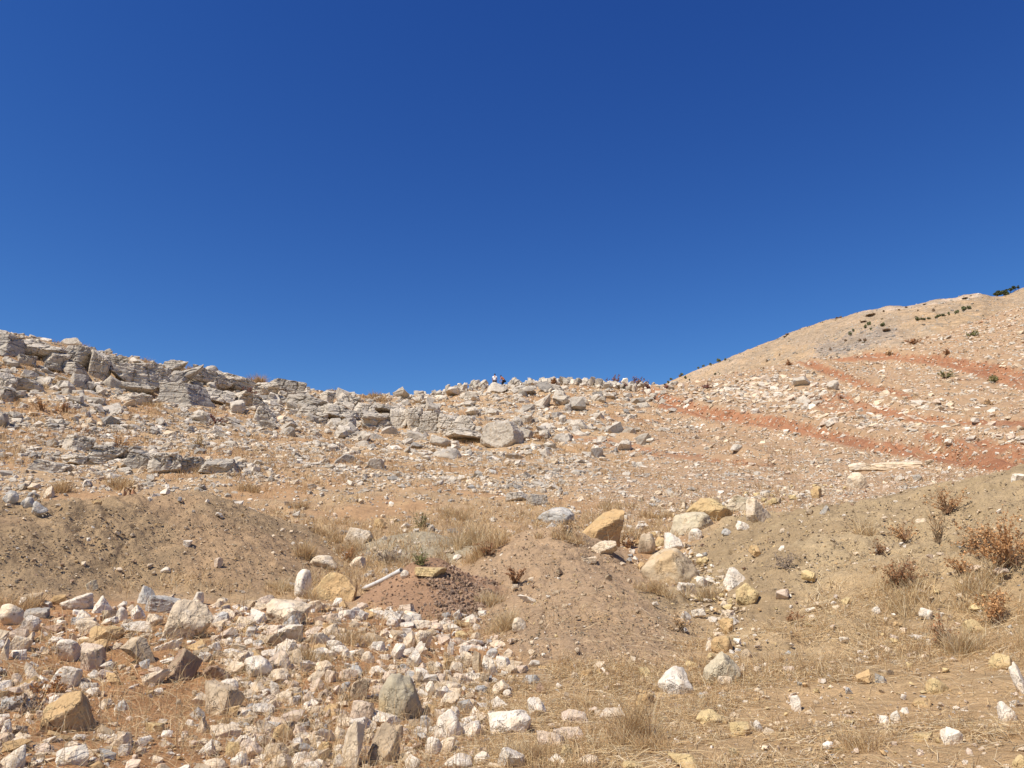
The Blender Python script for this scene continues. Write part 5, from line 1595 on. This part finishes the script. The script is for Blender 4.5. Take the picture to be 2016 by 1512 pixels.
def behind_crest(px, top_py, height):
    """walk back over the crest until a figure of this height just shows its head at top_py"""
    h_, yw_, zw_ = ray(px, top_py); n_ = math.hypot(h_, yw_); th = math.atan2(h_, yw_)
    r = np.linspace(82, 100, 900)
    zt = H(r * math.sin(th), r * math.cos(th)) + height
    d = zt - (CAMZ + r * zw_ / n_)
    k = len(r) - 1 - int(np.argmax((d[::-1] >= 0))) if (d >= 0).any() else int(np.argmax(d))
    rr = float(r[k])
    x, y = rr * math.sin(th), rr * math.cos(th)
    print('behind', px, rr, float(crest_r(np.array(th))), d.max(), project(x, y, float(H(x, y)) + height)[:2], project(x, y, float(H(x, y)))[:2])
    return x, y, float(H(x, y))
HAIR = mat_plain('dark_hair', (0.025, 0.018, 0.014), 0.7)
person('person', behind_crest(974, 735.5, 1.76), 0.05, STAND, mat_plain('white_cotton', (0.88, 0.88, 0.87), 0.85, 0.04), mat_plain('dark_cloth', (0.03, 0.04, 0.055), 0.85), HAIR,
       'person standing on the rocky skyline, back turned, white T-shirt, dark trousers')
person('person', behind_crest(992, 738.5, 1.42), math.radians(62), STOOP, mat_plain('rust_cotton', (0.42, 0.15, 0.075), 0.85, 0.08), mat_plain('black_cloth', (0.02, 0.02, 0.03), 0.85), HAIR,
       'person stooping behind the skyline rocks in a rust orange top, dark hair', sleeves=False)

# ------------------------------------------------------------------ trees and bushes on the far hill
def at_hill(px, py):
    h, yw, zw = ray(px, py); n = math.hypot(h, yw)
    r = np.linspace(200, 700, 3000); x, y = r * h / n, r * yw / n
    d = HH(x, y) - (CAMZ + r * zw / n)
    k = int(np.argmax(d >= 0))
    if d[k] < 0: k = int(np.argmax(d))
    return float(x[k]), float(y[k]), float(HH(x[k:k + 1], y[k:k + 1])[0]), float(r[k])

def crown_mesh(seed, w, h, n, leaf, z0, lobes=7):
    rg = np.random.default_rng(seed)
    L = rg.normal(0, 0.42, (lobes, 3)) * np.array([w, w, h * 0.7]) * 0.5; L[:, 2] += z0 + h * 0.5
    k = rg.integers(0, lobes, n)
    d = rg.normal(size=(n, 3)); d /= np.linalg.norm(d, axis=1)[:, None]
    rr = rg.uniform(0.45, 1.0, n)[:, None] ** 0.5
    c = L[k] + d * rr * np.array([w, w, h * 0.8]) * 0.27
    a_ = rg.normal(size=(n, 3)); a_ /= np.linalg.norm(a_, axis=1)[:, None]
    b_ = np.cross(a_, rg.normal(size=(n, 3))); b_ /= np.linalg.norm(b_, axis=1)[:, None]
    s = leaf * rg.uniform(0.6, 1.4, n)[:, None]
    V = np.stack([c - a_ * s, c + b_ * s * 0.7, c + a_ * s, c - b_ * s * 0.7], 1).reshape(-1, 3)
    F = (np.array([[0, 1, 2], [0, 2, 3]])[None] + (np.arange(n) * 4)[:, None, None]).reshape(-1, 3)
    col = np.repeat(rg.uniform(0.6, 1.5, n), 4)
    return V, F, col

def hill_tree(i, px, py, hpx, wpx, label, trunk_h=0.35, lean=0.0):
    X, Y, Z, r = at_hill(px, py)
    k = r / FPX; h, w = hpx * k * 1.08, wpx * k * 0.85
    e = empty('tree', (X, Y, Z)); props(e, label, 'tree', 'trees along the top of the far hill')
    rg = np.random.default_rng(9100 + i)
    A, B, ra, rb = [], [], [], []
    p = np.array([0, 0, -0.3]); tr = 0.035 * h + 0.08
    for q in range(4):
        p2 = p + np.array([rg.normal(0, 0.05) * h + lean * h * 0.1, rg.normal(0, 0.04) * h, (h * 0.6 + 0.3) / 4])
        A.append(p); B.append(p2); ra.append(tr); rb.append(tr * 0.8); tr *= 0.8
        if q > 0:
            for s in range(3):
                a_ = rg.uniform(0, 6.28)
                A.append(p2); B.append(p2 + np.array([math.cos(a_) * w * 0.33, math.sin(a_) * w * 0.33, h * rg.uniform(0.12, 0.3)])); ra.append(tr * 0.6); rb.append(tr * 0.2)
        p = p2
    V, F = prism(np.array(A), np.array(B), np.array(ra), np.array(rb))
    mesh_obj('trunk', V, F, M_LEAF, np.tile(np.array([[0.13, 0.09, 0.06]]), (len(V), 1)), parent=e)
    V, F, c = crown_mesh(9200 + i, w, h * (1 - trunk_h), 700, 0.11 * w, h * trunk_h)
    mesh_obj('crown', V, F, M_LEAF, np.array([0.10, 0.12, 0.06])[None] * c[:, None], parent=e)
for i, t in enumerate([
    (1962, 580, 10, 13, 'round dark tree at the lower end of the hilltop row', 0.1), (1975, 578, 11, 13, 'round dark tree second from the lower end of the hilltop row', 0.1),
    (1983, 576, 7, 6, 'small tree beside the two round ones on the hilltop', 0.2), (1989, 575, 9, 10, 'flat-topped tree with a visible trunk on the hilltop', 0.4),
    (1996, 570, 9, 8, 'highest tree of the hilltop row, spreading crown', 0.4), (2000, 571, 6, 4, 'thin leaning tree near the top of the hilltop row', 0.4),
    (2005, 569, 6, 5, 'last small tree of the hilltop row', 0.2)]):
    hill_tree(i, *t)

V, F, c = crown_mesh(555, 1.0, 0.8, 260, 0.13, 0.0, 5)
proto = mesh_obj('hill_bush', V, F, M_LEAF, np.array([0.16, 0.165, 0.08])[None] * c[:, None])
V2, F2, c2 = crown_mesh(556, 1.0, 0.8, 260, 0.13, 0.0, 6)
proto2 = mesh_obj('hill_bush', V2, F2, M_LEAF, np.array([0.28, 0.19, 0.12])[None] * c2[:, None])
HB = [(1419,742,7,9,0,'dark bush below the ridge'), (1407,738,4,7,0,''), (1375,726,5,6,0,''), (1343,733,6,8,0,'dark low bush near the saddle'), (1349,746,6,7,0,''),
      (1384,719,5,7,0,''), (1316,755,6,7,0,'two-lobed dark bush at the saddle'), (1310,759,4,7,0,''), (1357,750,4,5,0,''), (1340,733,4,5,0,''), (1400,720,6,8,0,''), (1415,714,8,10,0,'bush on the far ridge line'),
      (1427,710,5,6,0,''), (1338,733,5,8,1,''), (1322,743,5,8,0,''), (1550,660,4,12,1,''), (1545,664,3,10,1,''), (1648,627,3,10,1,''), (1655,624,3,9,1,''),
      (1703,647,7,8,0,'greenish bush below the ridge'), (1711,641,8,9,0,'taller greenish bush of a pair'), (1681,653,6,6,0,'round green bush alone'), (1674,661,7,8,0,'green bush at the top of the grey rocks'),
      (1736,643,7,12,0,''), (1715,650,5,6,0,''), (1693,672,6,10,1,''), (1703,672,6,10,1,''), (1745,652,5,22,1,''), (1665,672,5,8,1,''), (1635,690,6,8,1,''), (1805,632,7,9,0,'first bush of a dark hedge line'),
      (1812,630,4,10,0,''), (1820,630,4,10,0,''), (1829,629,4,8,0,''), (1842,627,4,8,0,''), (1849,624,5,10,0,''), (1858,622,4,8,0,''), (1868,621,6,5,0,''), (1883,618,7,10,0,'olive bush before the largest clump'),
      (1899,612,9,12,0,'largest bright green clump on the far hill'), (1909,609,6,8,0,''), (1838,613,6,7,1,'dark single bush under the summit'), (1807,612,3,5,1,''), (1784,606,3,8,1,''), (1770,611,3,7,1,''),
      (1740,614,4,6,1,''), (1712,622,3,26,1,'flat reddish scrub patch'), (1720,620,4,12,1,''), (1700,634,2,18,1,''), (1900,588,2,16,1,''), (1510,712,5,7,1,''), (1535,700,4,6,1,''), (1480,738,4,6,1,''), (1820,600,2,10,1,'')]
SEC = lambda px: 'between hedge line and summit' if px > 1760 else ('around the grey rocks of the far hill' if px > 1600 else 'low on the far hill above the saddle')
cnt = {}
for i, (px, py, hp, wp, kd, lb) in enumerate(HB):
    src = proto2 if kd else proto
    o = src.copy(); C.objects.link(o)
    X, Y, Z, r = at_hill(px, py)
    k = r / FPX
    o.location = (X, Y, Z - 0.1 * hp * k); o.scale = (wp * k * 0.68, wp * k * 0.66, hp * k * 1.6); o.rotation_euler = (0, 0, i * 1.7)
    if not lb:
        Lb = min((b for b in HB if b[5]), key=lambda b: (b[0] - px) ** 2 + (2 * (b[1] - py)) ** 2)
        dx, dy = px - Lb[0], py - Lb[1]
        rel = 'uphill of' if dy < -0.4 * abs(dx) else ('downhill of' if dy > 0.4 * abs(dx) else ('sunward of' if dx < 0 else 'beyond'))
        kk = ('brown' if kd else 'dark green', rel, Lb[5]); cnt[kk] = cnt.get(kk, 0) + 1
        lb = f'small {kk[0]} bush {rel} the {Lb[5]}'
        if cnt[kk] > 1: lb += ', ' + ORD[min(cnt[kk] - 1, 9)]
    props(o, lb, 'bush', 'small bushes dotted over the far hill')
bpy.data.objects.remove(proto); bpy.data.objects.remove(proto2)
print('stones', len(S['s']), 'individual', len(ind) + len(R), 'grass verts', _goff)
